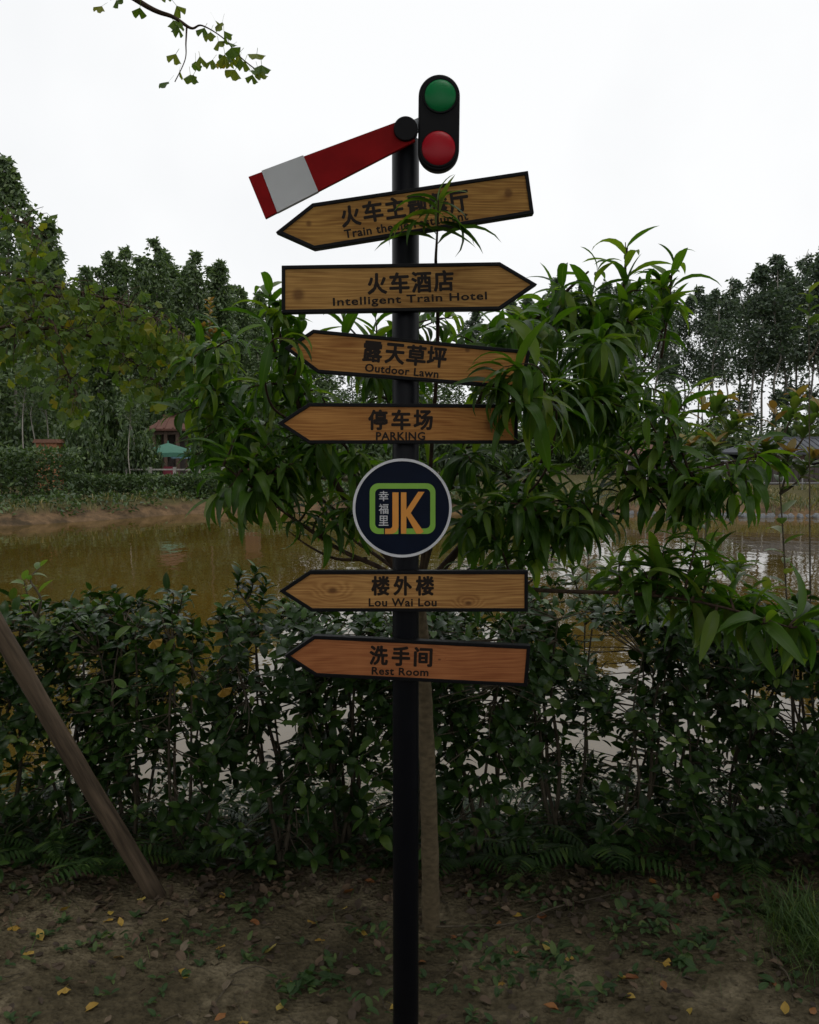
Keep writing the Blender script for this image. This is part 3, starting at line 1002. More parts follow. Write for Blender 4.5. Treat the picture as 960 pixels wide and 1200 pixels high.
# ------------------------------------------------------------------ peach tree
pbase = at(505, 1088, 2.70)
peach = empty('peach_tree', (pbase.x, pbase.y, 0), 'young peach tree with long drooping leaves growing behind the signpost', 'tree')
porg = peach.location.copy()
tr = smooth_path([Vector((pbase.x + 0.004, pbase.y, -0.06))] + [at(*p) for p in ((505, 1080, 2.70), (504, 1000, 2.70), (501, 900, 2.69), (497, 810, 2.68), (494, 745, 2.67), (490, 700, 2.66))], 6)
nn = len(tr)
rad = [0.032 * (1 - 0.35 * i / nn) * (1 + 0.22 * math.exp(-i / 2.5)) * (1 + 0.04 * math.sin(i * 1.7)) for i in range(nn)]
MB().tube(tr, rad, 14).build('trunk', M['bark_peach'], peach, smooth=True, world=True)
LIMBS = [
    [(490, 705, 2.66), (465, 665, 2.66), (430, 620, 2.64), (390, 560, 2.62), (352, 480, 2.58), (332, 410, 2.52), (318, 345, 2.48)],
    [(485, 700, 2.66), (450, 668, 2.64), (400, 645, 2.60), (350, 612, 2.55), (300, 575, 2.48), (262, 545, 2.42)],
    [(490, 700, 2.66), (480, 650, 2.68), (470, 560, 2.68), (455, 470, 2.62), (430, 410, 2.55), (402, 376, 2.5)],
    [(490, 700, 2.66), (500, 650, 2.70), (530, 560, 2.72), (562, 470, 2.72), (605, 400, 2.70), (660, 345, 2.66), (690, 318, 2.62)],
    [(490, 702, 2.66), (515, 670, 2.68), (560, 620, 2.70), (625, 555, 2.70), (685, 470, 2.68), (722, 390, 2.66), (735, 290, 2.64)],
    [(490, 704, 2.66), (530, 685, 2.66), (600, 668, 2.62), (680, 622, 2.58), (760, 575, 2.54), (830, 548, 2.48), (885, 535, 2.42)],
    [(490, 706, 2.66), (530, 694, 2.62), (590, 690, 2.56), (660, 693, 2.46), (730, 695, 2.38), (800, 702, 2.30), (860, 715, 2.25), (925, 735, 2.2)],
    [(490, 700, 2.66), (497, 640, 2.62), (505, 540, 2.52), (512, 430, 2.34), (513, 350, 2.19), (511, 312, 2.125), (511, 299, 2.085), (512, 282, 2.035), (513, 260, 2.00), (514, 234, 1.985)],
    [(560, 620, 2.69), (605, 590, 2.55), (640, 550, 2.36), (652, 480, 2.14), (630, 430, 2.03), (590, 430, 1.985)],
    [(360, 500, 2.58), (322, 480, 2.36), (310, 440, 2.15), (318, 400, 2.02), (345, 398, 1.985)],
    [(430, 620, 2.64), (395, 600, 2.68), (350, 560, 2.74), (290, 500, 2.78), (250, 450, 2.78), (225, 420, 2.75)],
    [(470, 672, 2.66), (440, 650, 2.72), (405, 625, 2.78), (375, 590, 2.82), (345, 545, 2.82)],
    [(450, 640, 2.65), (425, 590, 2.60), (412, 540, 2.56), (395, 500, 2.52)],
    [(430, 655, 2.63), (395, 655, 2.60), (362, 640, 2.58), (338, 622, 2.56)],
    [(600, 520, 2.72), (660, 500, 2.8), (720, 470, 2.82), (770, 410, 2.78), (788, 312, 2.74)],
]
limb_nodes = []
for li, pl in enumerate(LIMBS):
    pts = smooth_path([at(*p) for p in pl], 6)
    r0 = 0.016 if li in (0, 3, 4) else 0.0095 if li < 7 else 0.0075 if li in (7, 10, 11) else 0.0045 if li < 10 else 0.0065
    n = len(pts)
    MB().tube(pts, [r0 * (1 - 0.80 * i / (n - 1)) for i in range(n)], 8).build('branch', M['bark_limb'], peach, smooth=True, world=True)
    for i, p in enumerate(pts):
        if i > n * 0.25 and li not in (7, 8, 9):
            limb_nodes.append(p)

peach_items = []
twigs = MB()


def shoot_leaves(path, span, step, size, up=0.0, squash=1.0, droop=0.25, rosette=2):
    """leaves in a spiral along the last `span` metres of a twig"""
    d = [0.0]
    for i in range(1, len(path)):
        d.append(d[-1] + (path[i] - path[i - 1]).length)
    Ltot = d[-1]
    s = max(0.01, Ltot - span)
    ang = random.uniform(0, 6.28)
    while s <= Ltot + 1e-6:
        k = max(1, next((i for i in range(len(d)) if d[i] >= s - 1e-9), len(d) - 1))
        f = (s - d[k - 1]) / max(1e-9, d[k] - d[k - 1])
        p = path[k - 1].lerp(path[k], min(1, f))
        t = (path[k] - path[k - 1]).normalized()
        m = 1 + (rosette - 1 if s + step > Ltot else 0)
        for _ in range(m):
            ang += 2.4 + random.uniform(-0.3, 0.3)
            a = t.cross(Vector((0.2, 0.9, 0.3))).normalized(); b = t.cross(a)
            rad_ = a * math.cos(ang) + b * math.sin(ang)
            rad_.y *= squash
            dirv = (t * (0.45 + up) + rad_ * random.uniform(0.7, 1.0) - UP * random.uniform(0, droop * 2)).normalized()
            dirv.y *= squash
            dirv.normalize()
            nrm = (UP + t * 0.3 + rand_unit() * 0.25)
            rel = (s - (Ltot - span)) / max(span, 1e-6)
            sz = size * random.uniform(0.75, 1.1) * (0.75 + 0.45 * math.sin(math.pi * min(1, max(0, rel * 0.85 + 0.1))))
            if m > 1:
                dirv = (dirv + t * 0.6).normalized(); sz *= 0.8
            peach_items.append((p.copy(), frame_of(dirv, nrm), sz, random.randrange(5), 0))
        s += step * random.uniform(0.8, 1.25)


def twig_to(tip, size=0.15, span=0.28, step=0.022, squash=1.0, up=0.0, start=None, lift=0.10, droop=0.25):
    q = start or min(limb_nodes, key=lambda p: (p - tip).length + 0.5 * max(0, p.z - tip.z))
    dist = (tip - q).length
    if dist > 0.55:                                     # too far: run along a straight feeder
        pass
    ctrl = q.lerp(tip, 0.55) + UP * lift * min(1.0, dist * 2) + rand_unit() * 0.03
    path = [q.lerp(ctrl, t).lerp(ctrl.lerp(tip, t), t) for t in [i / 8 for i in range(9)]]
    twigs.tube(path, [0.0045 - 0.003 * i / 8 for i in range(9)], 5)
    shoot_leaves(path, min(span, dist * 0.9 + 0.05), step, size, up, squash, droop)


BLOBS = [  # px, py, rx, ry, twigs, D range, leaf size
    (300, 430, 75, 50, 15, (2.45, 2.8), 0.15), (300, 520, 75, 55, 17, (2.4, 2.8), 0.16), (385, 560, 60, 45, 12, (2.45, 2.75), 0.15),
    (330, 390, 30, 30, 4, (2.4, 2.6), 0.14), (240, 440, 30, 45, 5, (2.6, 2.8), 0.15), (430, 550, 40, 60, 6, (2.5, 2.8), 0.14),
    (410, 450, 40, 30, 5, (2.45, 2.7), 0.14), (540, 385, 35, 20, 5, (2.45, 2.7), 0.15), (500, 530, 60, 40, 6, (2.5, 2.8), 0.15),
    (690, 370, 60, 45, 15, (2.45, 2.8), 0.16), (650, 430, 80, 55, 19, (2.3, 2.75), 0.165), (720, 480, 75, 60, 17, (2.4, 2.8), 0.165),
    (600, 560, 60, 45, 12, (2.4, 2.75), 0.16), (690, 570, 80, 40, 13, (2.4, 2.75), 0.16), (780, 575, 60, 35, 9, (2.4, 2.65), 0.16),
    (575, 600, 35, 35, 6, (2.35, 2.5), 0.165), (640, 620, 70, 22, 7, (2.4, 2.7), 0.15), (840, 590, 40, 40, 7, (2.35, 2.55), 0.165),
    (880, 540, 25, 20, 3, (2.4, 2.5), 0.16), (790, 650, 50, 25, 6, (2.3, 2.45), 0.165), (740, 680, 50, 25, 6, (2.3, 2.5), 0.16),
    (830, 710, 55, 25, 7, (2.2, 2.4), 0.17), (905, 730, 45, 14, 7, (2.15, 2.3), 0.19), (780, 350, 25, 45, 6, (2.65, 2.85), 0.15),
    (400, 600, 45, 30, 6, (2.5, 2.7), 0.14), (310, 560, 50, 35, 8, (2.4, 2.7), 0.15), (350, 500, 60, 50, 8, (2.5, 2.8), 0.15), (360, 610, 25, 20, 3, (2.5, 2.6), 0.13), (230, 500, 30, 50, 5, (2.6, 2.8), 0.15), (480, 470, 60, 40, 6, (2.55, 2.8), 0.14), (640, 360, 50, 30, 6, (2.6, 2.8), 0.15),
    (745, 350, 25, 40, 5, (2.55, 2.75), 0.15), (560, 680, 40, 20, 3, (2.45, 2.6), 0.13),
]
for (bx, by, rx, ry, n, (d0, d1), sz) in BLOBS:
    for _ in range(n):
        a = random.uniform(0, 6.283); r = math.sqrt(random.random())
        tip = at(bx + rx * r * math.cos(a), by + ry * r * math.sin(a), random.uniform(d0, d1))
        twig_to(tip, sz * 0.80, span=random.uniform(0.22, 0.38), step=0.0135)
# drooping spray at the lower left, over the pond
for q in ((268, 572, 2.42), (290, 585, 2.4), (250, 585, 2.45), (300, 560, 2.42)):
    twig_to(at(*q), 0.15, span=0.15, step=0.014, droop=0.5)
# upright shoots against the sky
for tipq, st in (((733, 284, 2.64), (728, 400, 2.65)), ((789, 306, 2.74), (775, 420, 2.76)), ((318, 330, 2.45), (324, 420, 2.48)), ((402, 371, 2.5), (405, 430, 2.5)),
                 ((440, 372, 2.5), (430, 430, 2.52)), ((352, 378, 2.46), (345, 440, 2.5)), ((760, 335, 2.7), (755, 420, 2.7)), ((700, 318, 2.62), (690, 400, 2.62)), ((812, 455, 2.6), (780, 520, 2.6))):
    twig_to(at(*tipq), 0.14, span=0.22, step=0.019, up=0.35, start=at(*st), lift=0.0, droop=0.1)
# the shoot that climbs in front of the top board, and the sprays before the ends of two boards
def limb_tail(li, k0):
    return smooth_path([at(*p) for p in LIMBS[li][k0:]], 6)
keep = len(peach_items)
shoot_leaves(limb_tail(7, 6), 0.20, 0.0135, 0.14, up=0.1, squash=0.28, droop=0.5)
shoot_leaves(smooth_path([at(506, 300, 2.085), at(500, 286, 2.035), at(494, 268, 2.0), at(490, 256, 1.99)], 6), 0.10, 0.012, 0.12, up=0.0, squash=0.28, droop=0.6)
shoot_leaves(smooth_path([at(512, 290, 2.05), at(513, 270, 2.01), at(514, 230, 1.985)], 6), 0.12, 0.015, 0.13, up=0.0, squash=0.25, droop=0.6)
FRONT_FREE = (keep, len(peach_items))
shoot_leaves(limb_tail(8, 3), 0.26, 0.014, 0.15, squash=0.3, droop=0.5)
shoot_leaves(limb_tail(9, 2), 0.10, 0.022, 0.11, squash=0.3, droop=0.5)
for q in ((610, 462, 2.0), (628, 470, 2.02), (585, 440, 1.99), (640, 445, 2.04), (604, 428, 1.99), (618, 450, 2.0), (578, 452, 1.985), (596, 470, 1.99)):
    twig_to(at(*q), 0.145, span=0.12, step=0.016, squash=0.3, start=at(652, 480, 2.14), lift=0.05, droop=0.5)

good = []
for i, it in enumerate(peach_items):
    if FRONT_FREE[0] <= i < FRONT_FREE[1]:
        q = [Vector(it[0]), Vector(it[0]) + Matrix(it[1]) @ Vector((0, 0.85, -0.3)) * it[2]]
        if all(not (2.055 < v.y < 2.14 and inb(proj(v), BOARD_BOXES, 6)) for v in q) and not any(inb(proj(v), TEXT_BOXES[:1] + TEXT_BOXES[-1:], 2) for v in q):
            good.append(it)
    elif leaf_clear(*it[:3]):
        good.append(it)
peach_items = good
peach_items.sort(key=lambda it: it[0].y)
peach_meshes = [leaf_mesh('leaf', v, M['peach']) for v in LANCE]
leaf_parts('leaf', peach_meshes, peach_items[:300], peach, porg)
tag(leaf_cloud('foliage', LANCE, peach_items[300:], M['peach'], peach, porg), kind='stuff')
tag(twigs.build('twigs', M['bark_limb'], peach, smooth=True, world=True), kind='stuff')
print('peach leaves', len(peach_items))

# ------------------------------------------------------------------ clipped hedge of shrubs
hedge_meshes = [leaf_mesh('leaf', v, M['hedge']) for v in OVAL]
HG = 'shrubs of the clipped hedge along the pond'
HL = 'dark glossy leaved shrub in the clipped hedge in front of the pond'


def hedge_top(x):
    return 0.985 + 0.03 * noise.noise(Vector((x * 2.2, 0, 9))) 


def density(x, z):
    d = 0.50 + 0.62 * min(1.0, max(0.0, (z - 0.40) / 0.35))
    d *= 0.80 + 1.35 * noise.noise(Vector((x * 4.2, z * 4.2, 4.2)))
    if z < 0.2:
        d *= 0.8
    return d


SH_STEP = 0.27
HEDGE_LABELS = {
    -5: 'dark hedge shrub at the left edge, behind the upper end of the leaning stake',
    -4: 'dark hedge shrub behind the middle of the leaning stake',
    -3: 'dark hedge shrub right of the leaning stake, with an orange leaf caught in it',
    -2: 'dark hedge shrub just left of the tips of the two lowest arrow boards',
    -1: 'dark hedge shrub behind the pointed half of the Rest Room board',
    0: 'dark hedge shrub directly behind the black pole and the peach trunk',
    1: 'dark hedge shrub behind the square end of the Rest Room board',
    2: 'dark hedge shrub just right of the square ends of the lowest boards',
    3: 'dark hedge shrub under the lowest right branch of the peach tree, about midway along it',
    4: 'dark hedge shrub under the big drooping leaf cluster at the end of the peach branch',
    5: 'dark hedge shrub at the right edge, above the grass tuft'}
for si in range(-9, 10):
    bx = si * SH_STEP + random.uniform(-0.05, 0.05)
    by = 3.22 + random.uniform(-0.12, 0.12)
    root = empty('hedge_shrub', (bx, by, height(bx, by) - 0.01), HEDGE_LABELS.get(si, 'clipped hedge shrub beyond the %s edge of the picture' % ('left' if si < 0 else 'right')), 'shrub', HG)
    org = root.location.copy()
    stems = []
    for k in range(random.randint(5, 7)):
        a = random.uniform(0, 6.28)
        tx, ty = bx + 0.20 * math.cos(a) * random.random() ** 0.5, by + 0.22 * math.sin(a)
        s0 = Vector((bx + random.uniform(-0.05, 0.05), by + random.uniform(-0.08, 0.08), org.z - 0.02))
        hz = hedge_top(tx) * random.uniform(0.8, 0.96)
        pth = smooth_path([s0, s0.lerp(Vector((tx, ty, hz)), 0.35) + Vector((random.uniform(-.04, .04), random.uniform(-.04, .04), 0.0)),
                           s0.lerp(Vector((tx, ty, hz)), 0.7) + Vector((random.uniform(-.04, .04), random.uniform(-.04, .04), 0.02)), Vector((tx, ty, hz))], 5)
        r0 = random.uniform(0.006, 0.011)
        m = MB().tube(pth, [r0 * (1 - 0.7 * i / (len(pth) - 1)) for i in range(len(pth))], 6)
        m.build('stem', M['bark_stem'], root, smooth=True, world=True)
        stems += pth[2:]
    items, tw = [], MB()
    for _ in range(340):
        x = bx + random.uniform(-0.21, 0.21); y = by + random.uniform(-0.34, 0.34)
        zt = hedge_top(x)
        z = random.uniform(0.05, 1.0) ** 0.72 * zt
        if random.random() > density(x, z):
            continue
        p = Vector((x, y, z + org.z * 0))
        q = min(stems, key=lambda s: (s - p).length)
        if (q - p).length > 0.34:
            continue
        ax = (p - q)
        ax = (ax.normalized() * 0.7 + UP * 0.8 + rand_unit() * 0.3).normalized()
        ctrl = q.lerp(p, 0.5) + rand_unit() * 0.02
        pts = [q.lerp(ctrl, t).lerp(ctrl.lerp(p, t), t) for t in (0, 0.33, 0.66, 1)]
        tw.tube(pts, [0.0032, 0.0028, 0.0022, 0.0015], 4, cap=False)
        nl = random.randint(5, 8)
        a0 = random.uniform(0, 6.28)
        for j in range(nl):
            an = a0 + j * 2.4
            e1 = ax.cross(Vector((0.7, 0.2, 0.6))).normalized(); e2 = ax.cross(e1)
            rd = e1 * math.cos(an) + e2 * math.sin(an)
            el = 0.25 + 0.75 * j / nl
            d = (rd + ax * (el - 0.15) + rand_unit() * 0.15).normalized()
            items.append((p - ax * 0.05 * (1 - j / nl), frame_of(d, ax + rand_unit() * 0.3), random.choice((0.6, 0.85, 1, 1, 1.15)) * random.uniform(0.046, 0.072), random.randrange(4), 0))
    items = [it for it in items if it[0].y + 0.0 > 2.86]
    items.sort(key=lambda it: it[0].y)
    leaf_parts('leaf', hedge_meshes, items[:40], root, org)
    tag(leaf_cloud('foliage', OVAL, items[40:], M['hedge'], root, org), kind='stuff')
    tag(tw.build('twigs', M['bark_stem'], root, smooth=True, world=True), kind='stuff')


def small_plant(name, base, tips, variants, mats, size, label, cat, group=None, mi_tip=None, stemmat=None, n_per=10, span=0.5, upright=0.4, fork=True, r0=0.006):
    """a plant of a few stems with leaves spiralling along them"""
    root = empty(name, base, label, cat, group)
    org = root.location.copy()
    items = []
    main = None
    for tip in tips:
        b = Vector(base)
        if main is None or not fork:
            main = [b + Vector((0, 0, -0.02)), b.lerp(tip, 0.35) + Vector((random.uniform(-.04, .04), random.uniform(-.04, .04), 0)), b.lerp(tip, 0.7) + Vector((random.uniform(-.04, .04), random.uniform(-.04, .04), 0.01)), Vector(tip)]
            pth = smooth_path(main, 6)
        else:
            q = smooth_path(main, 6)
            q = min(q, key=lambda c: abs((tip.z - c.z) - 0.9 * math.hypot(tip.x - c.x, tip.y - c.y) - 0.08))
            pth = smooth_path([q, q.lerp(tip, 0.5) - UP * 0.03, Vector(tip)], 8)
        n = len(pth)
        MB().tube(pth, [r0 * (1 - 0.75 * i / (n - 1)) for i in range(n)], 6).build('stem', stemmat or M['bark_stem'], root, smooth=True, world=True)
        ang = random.uniform(0, 6.28)
        for j in range(n_per):
            f = 1 - span + span * j / max(1, n_per - 1)
            k = min(n - 2, int(f * (n - 1)))
            p = pth[k].lerp(pth[k + 1], f * (n - 1) - k)
            t = (pth[k + 1] - pth[k]).normalized()
            ang += 2.4
            e1 = t.cross(Vector((0.7, 0.3, 0.5))).normalized(); e2 = t.cross(e1)
            rd = e1 * math.cos(ang) + e2 * math.sin(ang)
            tipness = j / n_per
            d = (rd + t * (upright + 0.6 * tipness ** 2) + UP * 0.1).normalized()
            items.append((p, frame_of(d, UP + t * 0.3 + rand_unit() * 0.25), size * random.uniform(0.7, 1.1) * (1.1 - 0.35 * tipness), random.randrange(len(variants)),
                          1 if (mi_tip is not None and tipness > mi_tip) else 0))
    ml = mats if isinstance(mats, (list, tuple)) else [mats]
    msh = {i: [leaf_mesh('leaf', v, m) for v in variants] for i, m in enumerate(ml)}
    leaf_parts('leaf', msh, items[:300], root, org)
    return root


small_plant('hedge_sprout', at(294, 742, 3.12), [at(284, 672, 3.12), at(300, 668, 3.12), at(312, 684, 3.14)], OVAL, M['hedge'], 0.075,
            'leafy shoot standing up above the hedge, left of the lower arrow boards', 'sprout', n_per=14, span=0.55)
small_plant('hedge_sprout', at(42, 720, 3.1), [at(48, 664, 3.1), at(28, 680, 3.12)], OVAL, M['sprout'], 0.07,
            'yellow-green sprig rising from the hedge at the far left', 'sprout', n_per=7, span=0.7)
small_plant('hedge_sprout', at(200, 730, 3.15), [at(196, 690, 3.15), at(215, 694, 3.15)], OVAL, M['hedge'], 0.075,
            'low leafy shoot just topping the left part of the hedge', 'sprout', n_per=9, span=0.7)

# ------------------------------------------------------------------ saplings with orange shoots behind the hedge
SAP = [((842, 800, 3.95), [(822, 462, 3.95), (845, 470, 4.0), (868, 490, 3.9), (838, 520, 3.85), (880, 530, 4.0), (810, 520, 3.9)], 'green sapling with orange young shoots behind the hedge, nearer the peach tree'),
       ((945, 800, 4.0), [(908, 480, 4.0), (935, 465, 4.05), (960, 480, 3.95), (925, 530, 3.9), (955, 535, 3.9), (895, 520, 4.0)], 'green sapling with orange young shoots by the right picture edge')]
for b, tips, lb in SAP:
    bp_ = at(*b); bp_.z = height(bp_.x, bp_.y)
    small_plant('sapling', bp_, [at(*t) for t in tips], OVAL, [M['sapling'], M['new_shoot']], 0.115, lb, 'sapling', 'saplings with orange shoots',
                mi_tip=0.72, n_per=20, span=0.42, upright=0.5, r0=0.008)
bp_ = at(965, 800, 3.7); bp_.z = height(bp_.x, bp_.y)
small_plant('sapling', bp_, [at(948, 340, 3.7), at(965, 380, 3.7)], OVAL, [M['sapling']], 0.09, 'tall thin green sapling at the right edge reaching up to the treetops', 'sapling', n_per=12, span=0.12, r0=0.006)
# leafy green plants at the water's edge, seen between hedge and peach tree
for (b, tips, lb) in (((700, 800, 4.0), [(690, 640, 4.0), (720, 655, 4.0), (745, 660, 4.0), (668, 660, 3.95), (705, 690, 3.9)], 'bright green leafy plant on the bank behind the hedge, right of the round disc'),
                      ((620, 800, 4.0), [(610, 640, 4.0), (640, 650, 4.0), (590, 660, 4.0)], 'bright green leafy plant on the bank behind the Lou Wai Lou board'),
                      ((850, 800, 3.8), [(835, 640, 3.8), (870, 660, 3.8), (900, 690, 3.8), (930, 700, 3.8)], 'leafy green plant rising from the hedge below the right-hand pond')):
    bp_ = at(*b); bp_.z = height(bp_.x, bp_.y)
    small_plant('bank_plant', bp_, [at(*t) for t in tips], OVAL, M['sapling'], 0.11, lb, 'plant', 'leafy plants on the pond bank', n_per=14, span=0.4, r0=0.008)

# ------------------------------------------------------------------ ginkgo tree (trunk outside the picture on the left)
gb = Vector((-2.35, 3.3, 0))
ginkgo = empty('ginkgo_tree', gb, 'ginkgo tree with yellowing fan leaves hanging in from the left and top', 'tree')
pth = smooth_path([gb + Vector((0, 0, -0.05)), gb + Vector((0.02, 0, 1.2)), gb + Vector((-0.03, 0.02, 2.6)), gb + Vector((0.03, 0, 4.2)), gb + Vector((0, 0.05, 5.4))], 6)
MB().tube(pth, [0.075 * (1 - 0.75 * i / (len(pth) - 1)) for i in range(len(pth))], 12).build('trunk', M['bark_grey'], ginkgo, smooth=True, world=True)
GL = [
    [Vector((-2.33, 3.3, 2.0)), at(-120, 345, 3.3), at(-20, 325, 3.3), at(60, 335, 3.3), at(130, 352, 3.25), at(180, 372, 3.2), at(215, 392, 3.15)],
    [Vector((-2.34, 3.3, 1.9)), at(-110, 370, 3.2), at(-10, 385, 3.2), at(55, 372, 3.15), at(75, 425, 3.1), at(92, 470, 3.1)],
    [Vector((-2.36, 3.3, 2.25)), at(-130, 270, 3.35), at(-30, 255, 3.35), at(30, 262, 3.3), at(48, 285, 3.3)],
    [Vector((-2.34, 3.3, 1.75)), at(-100, 400, 3.3), at(0, 395, 3.3), at(80, 385, 3.3), at(150, 420, 3.3), at(185, 450, 3.25)],
    [Vector((-2.33, 3.3, 1.95)), at(-60, 350, 3.4), at(40, 345, 3.4), at(120, 360, 3.4), at(180, 395, 3.4), at(230, 425, 3.35)],
    [Vector((-2.33, 3.3, 4.0)), at(-80, -200, 3.2), at(60, -70, 3.1), at(165, 3, 3.05), at(203, 20, 3.05), at(224, 33, 3.05), at(237, 30, 3.05), at(262, 45, 3.05), at(283, 68, 3.05), at(306, 86, 3.05)],
    [at(219, 30, 3.05), at(218, 50, 3.04), at(217, 70, 3.03), at(205, 96, 3.03)],
    [at(60, -70, 3.1), at(110, -35, 3.1), at(130, 0, 3.1)],
]
gitems = []


def gleaf(p, s, hang=0.6):
    d = (Vector((random.uniform(-1, 1), random.uniform(-1, 1), -hang * 1.4)) + rand_unit() * 0.4).normalized()
    n = (Vector((random.uniform(-.6, .6), -0.9, 0.6)) + rand_unit() * 0.6)
    gitems.append((p, frame_of(d, n), s, random.randrange(4), 0))


gtw = MB()
for li, pl in enumerate(GL):
    pp = smooth_path(pl, 8)
    n = len(pp)
    r0 = 0.010 if li in (1, 2, 3, 4, 5, 0) else 0.0035
    if li == 5:
        rr = [max(0.0022, 0.018 * (1 - i / (n - 1)) ** 1.6) for i in range(n)]
    else:
        rr = [max(0.0018, r0 * (1 - 0.8 * i / (n - 1))) for i in range(n)]
    MB().tube(pp, rr, 6).build('branch', M['bark_limb'], ginkgo, smooth=True, world=True)
    if li < 5:
        for i in range(int(n * 0.35), n):
            fr_ = (i - n * 0.35) / (n * 0.65)
            wide = 42 * math.sin(math.pi * min(1, 0.25 + fr_ * 0.75)) + 6
            for _ in range(9 if li in (0, 4) else 4 if li == 2 else 6):
                q = proj(pp[i])
                gx_, gy_ = (max(-1.2, min(1.2, random.gauss(0, 0.8))) for _ in range(2))
                tgt = at(q[0] + gx_ * wide * 0.7, q[1] + 8 + gy_ * wide * (0.8 if gy_ > 0 else 0.5), pp[i].y + random.uniform(-0.16, 0.16))
                if q[0] < -40:
                    continue
                if random.random() < 0.4:
                    gtw.tube([pp[i], pp[i].lerp(tgt, 0.5) + UP * 0.015, tgt], [0.0022, 0.0016, 0.0010], 4, cap=False)
                gleaf(tgt, random.uniform(0.042, 0.070))
for (x, y) in ((126, 9), (134, 2), (165, 5), (198, 22), (204, 28), (208, 20), (210, 63), (213, 80), (222, 84), (230, 88), (229, 68), (233, 66), (247, 20),
               (263, 22), (262, 35), (250, 35), (243, 33), (255, 48), (262, 60), (254, 70), (273, 68), (278, 55), (283, 67), (290, 70), (302, 62), (306, 75),
               (281, 80), (297, 88), (309, 88), (292, 82), (267, 52), (271, 62), (286, 62), (201, 5), (190, -4), (268, 66), (204, 94), (300, 78)):
    gleaf(at(x, y - 6, 3.05 + random.uniform(-0.05, 0.05)), random.uniform(0.050, 0.072), hang=1.0)
gitems = gitems[-38:] + gitems[:-38]
gm = [leaf_mesh('leaf', v, M['ginkgo'], False) for v in FAN]
leaf_parts('leaf', gm, gitems[:300], ginkgo, gb)
if len(gitems) > 300:
    tag(leaf_cloud('foliage', FAN, gitems[300:], M['ginkgo'], ginkgo, gb, smooth=False), kind='stuff')
tag(gtw.build('twigs', M['bark_limb'], ginkgo, smooth=True, world=True), kind='stuff')

# leaning support stake
s0, s1_ = at(182, 1050, 2.88), at(-105, 560, 2.62)
root = empty('wooden_stake', (s0.x, s0.y, 0), 'round weathered wooden pole leaning up to the left in front of the hedge', 'stake')
ax_ = s1_ - s0
mid = [Vector((0.004 * math.sin(9 * t), 0.004 * math.cos(7 * t), -0.06 + (ax_.length + 0.06) * t)) for t in [i / 15 for i in range(16)]]
sh = MB().tube(mid, [0.032 * (1 - 0.12 * i / 15) * (1 + 0.03 * math.sin(i * 2.3)) for i in range(16)], 16).build('shaft', M['stake'], root, smooth=True)
sh.location = s0 - Vector((s0.x, s0.y, 0)); sh.rotation_euler = ax_.to_track_quat('Z', 'Y').to_euler()

# ------------------------------------------------------------------ ferns under the hedge
def fern_mesh(seed, n_fr=8, length=0.34):
    rs = random.Random(seed)
    items = []
    ribs = MB()
    for k in range(n_fr):
        az = 2 * math.pi * k / n_fr + rs.uniform(-0.3, 0.3)
        ll = length * rs.uniform(0.75, 1.15)
        el0 = rs.uniform(0.7, 1.2)
        p = Vector((0, 0, 0)); path = [p.copy()]
        ns = 18
        for i in range(ns):
            e = el0 - 1.5 * (i / ns) ** 1.3
            p = p + Vector((math.cos(az) * math.cos(e), math.sin(az) * math.cos(e), math.sin(e))) * ll / ns
            path.append(p.copy())
        ribs.tube(path, [0.0016 * (1 - 0.7 * i / ns) for i in range(ns + 1)], 4, cap=False)
        for i in range(3, ns + 1):
            t = (path[i] - path[i - 1]).normalized()
            sdv = t.cross(UP).normalized()
            f = i / ns
            s = ll * 0.24 * math.sin(math.pi * (0.18 + 0.80 * f)) ** 0.8
            for sg in (-1, 1):
                d = (sdv * sg + t * 0.45 - UP * 0.15).normalized()
                items.append((path[i], frame_of(d, sdv.cross(t) if False else UP), s, 0, 0))
    return items, ribs


NARROW = [strip_leaf(0.09, 3, 0.5, 0.2, 'lance')]
FG = 'ferns at the foot of the hedge'
fern_roots = []
for i in range(3):
    its, ribs = fern_mesh(20 + i)
    r = empty('fern', (0, 0, -5), 'fern with fine feathery fronds at the foot of the hedge', 'fern', FG)
    leaf_cloud('fronds', NARROW, its, M['fern'], r, (0, 0, 0))['kind'] = 'stuff'
    ribs.build('rib', M['fern'], r)
    fern_roots.append(r)
FERNS = [(128, 1012, 3.0, 1.0), (225, 1000, 3.1, 1.0), (55, 1000, 3.15, .9), (540, 1010, 3.1, 1.1), (620, 1015, 3.05, 1.0), (700, 1010, 3.1, 1.1), (770, 970, 3.35, 1.2),
         (880, 1000, 3.15, 1.1), (945, 970, 3.35, 1.2), (25, 960, 3.45, 1.2), (300, 980, 3.4, 1.1), (400, 960, 3.5, 1.1), (660, 960, 3.5, 1.2), (830, 980, 3.4, 1.1), (530, 930, 3.6, 1.2)]
FL = {0: 'fern with feathery fronds beside the foot of the leaning stake', 3: 'fern with feathery fronds just right of the peach trunk'}
for i, (px, py, Y, sc_) in enumerate(FERNS):
    p = at(px, py, Y)
    lb = FL.get(i, 'small fern with feathery fronds low in the hedge shade')
    loc = (p.x, Y, height(p.x, Y))
    if i < 3:
        r = fern_roots[i]; r.location = loc; r.scale = (sc_,) * 3; r.rotation_euler.z = random.uniform(0, 6); r['label'] = lb
    else:
        copy_thing(fern_roots[i % 3], loc, random.uniform(0, 6), sc_, lb)

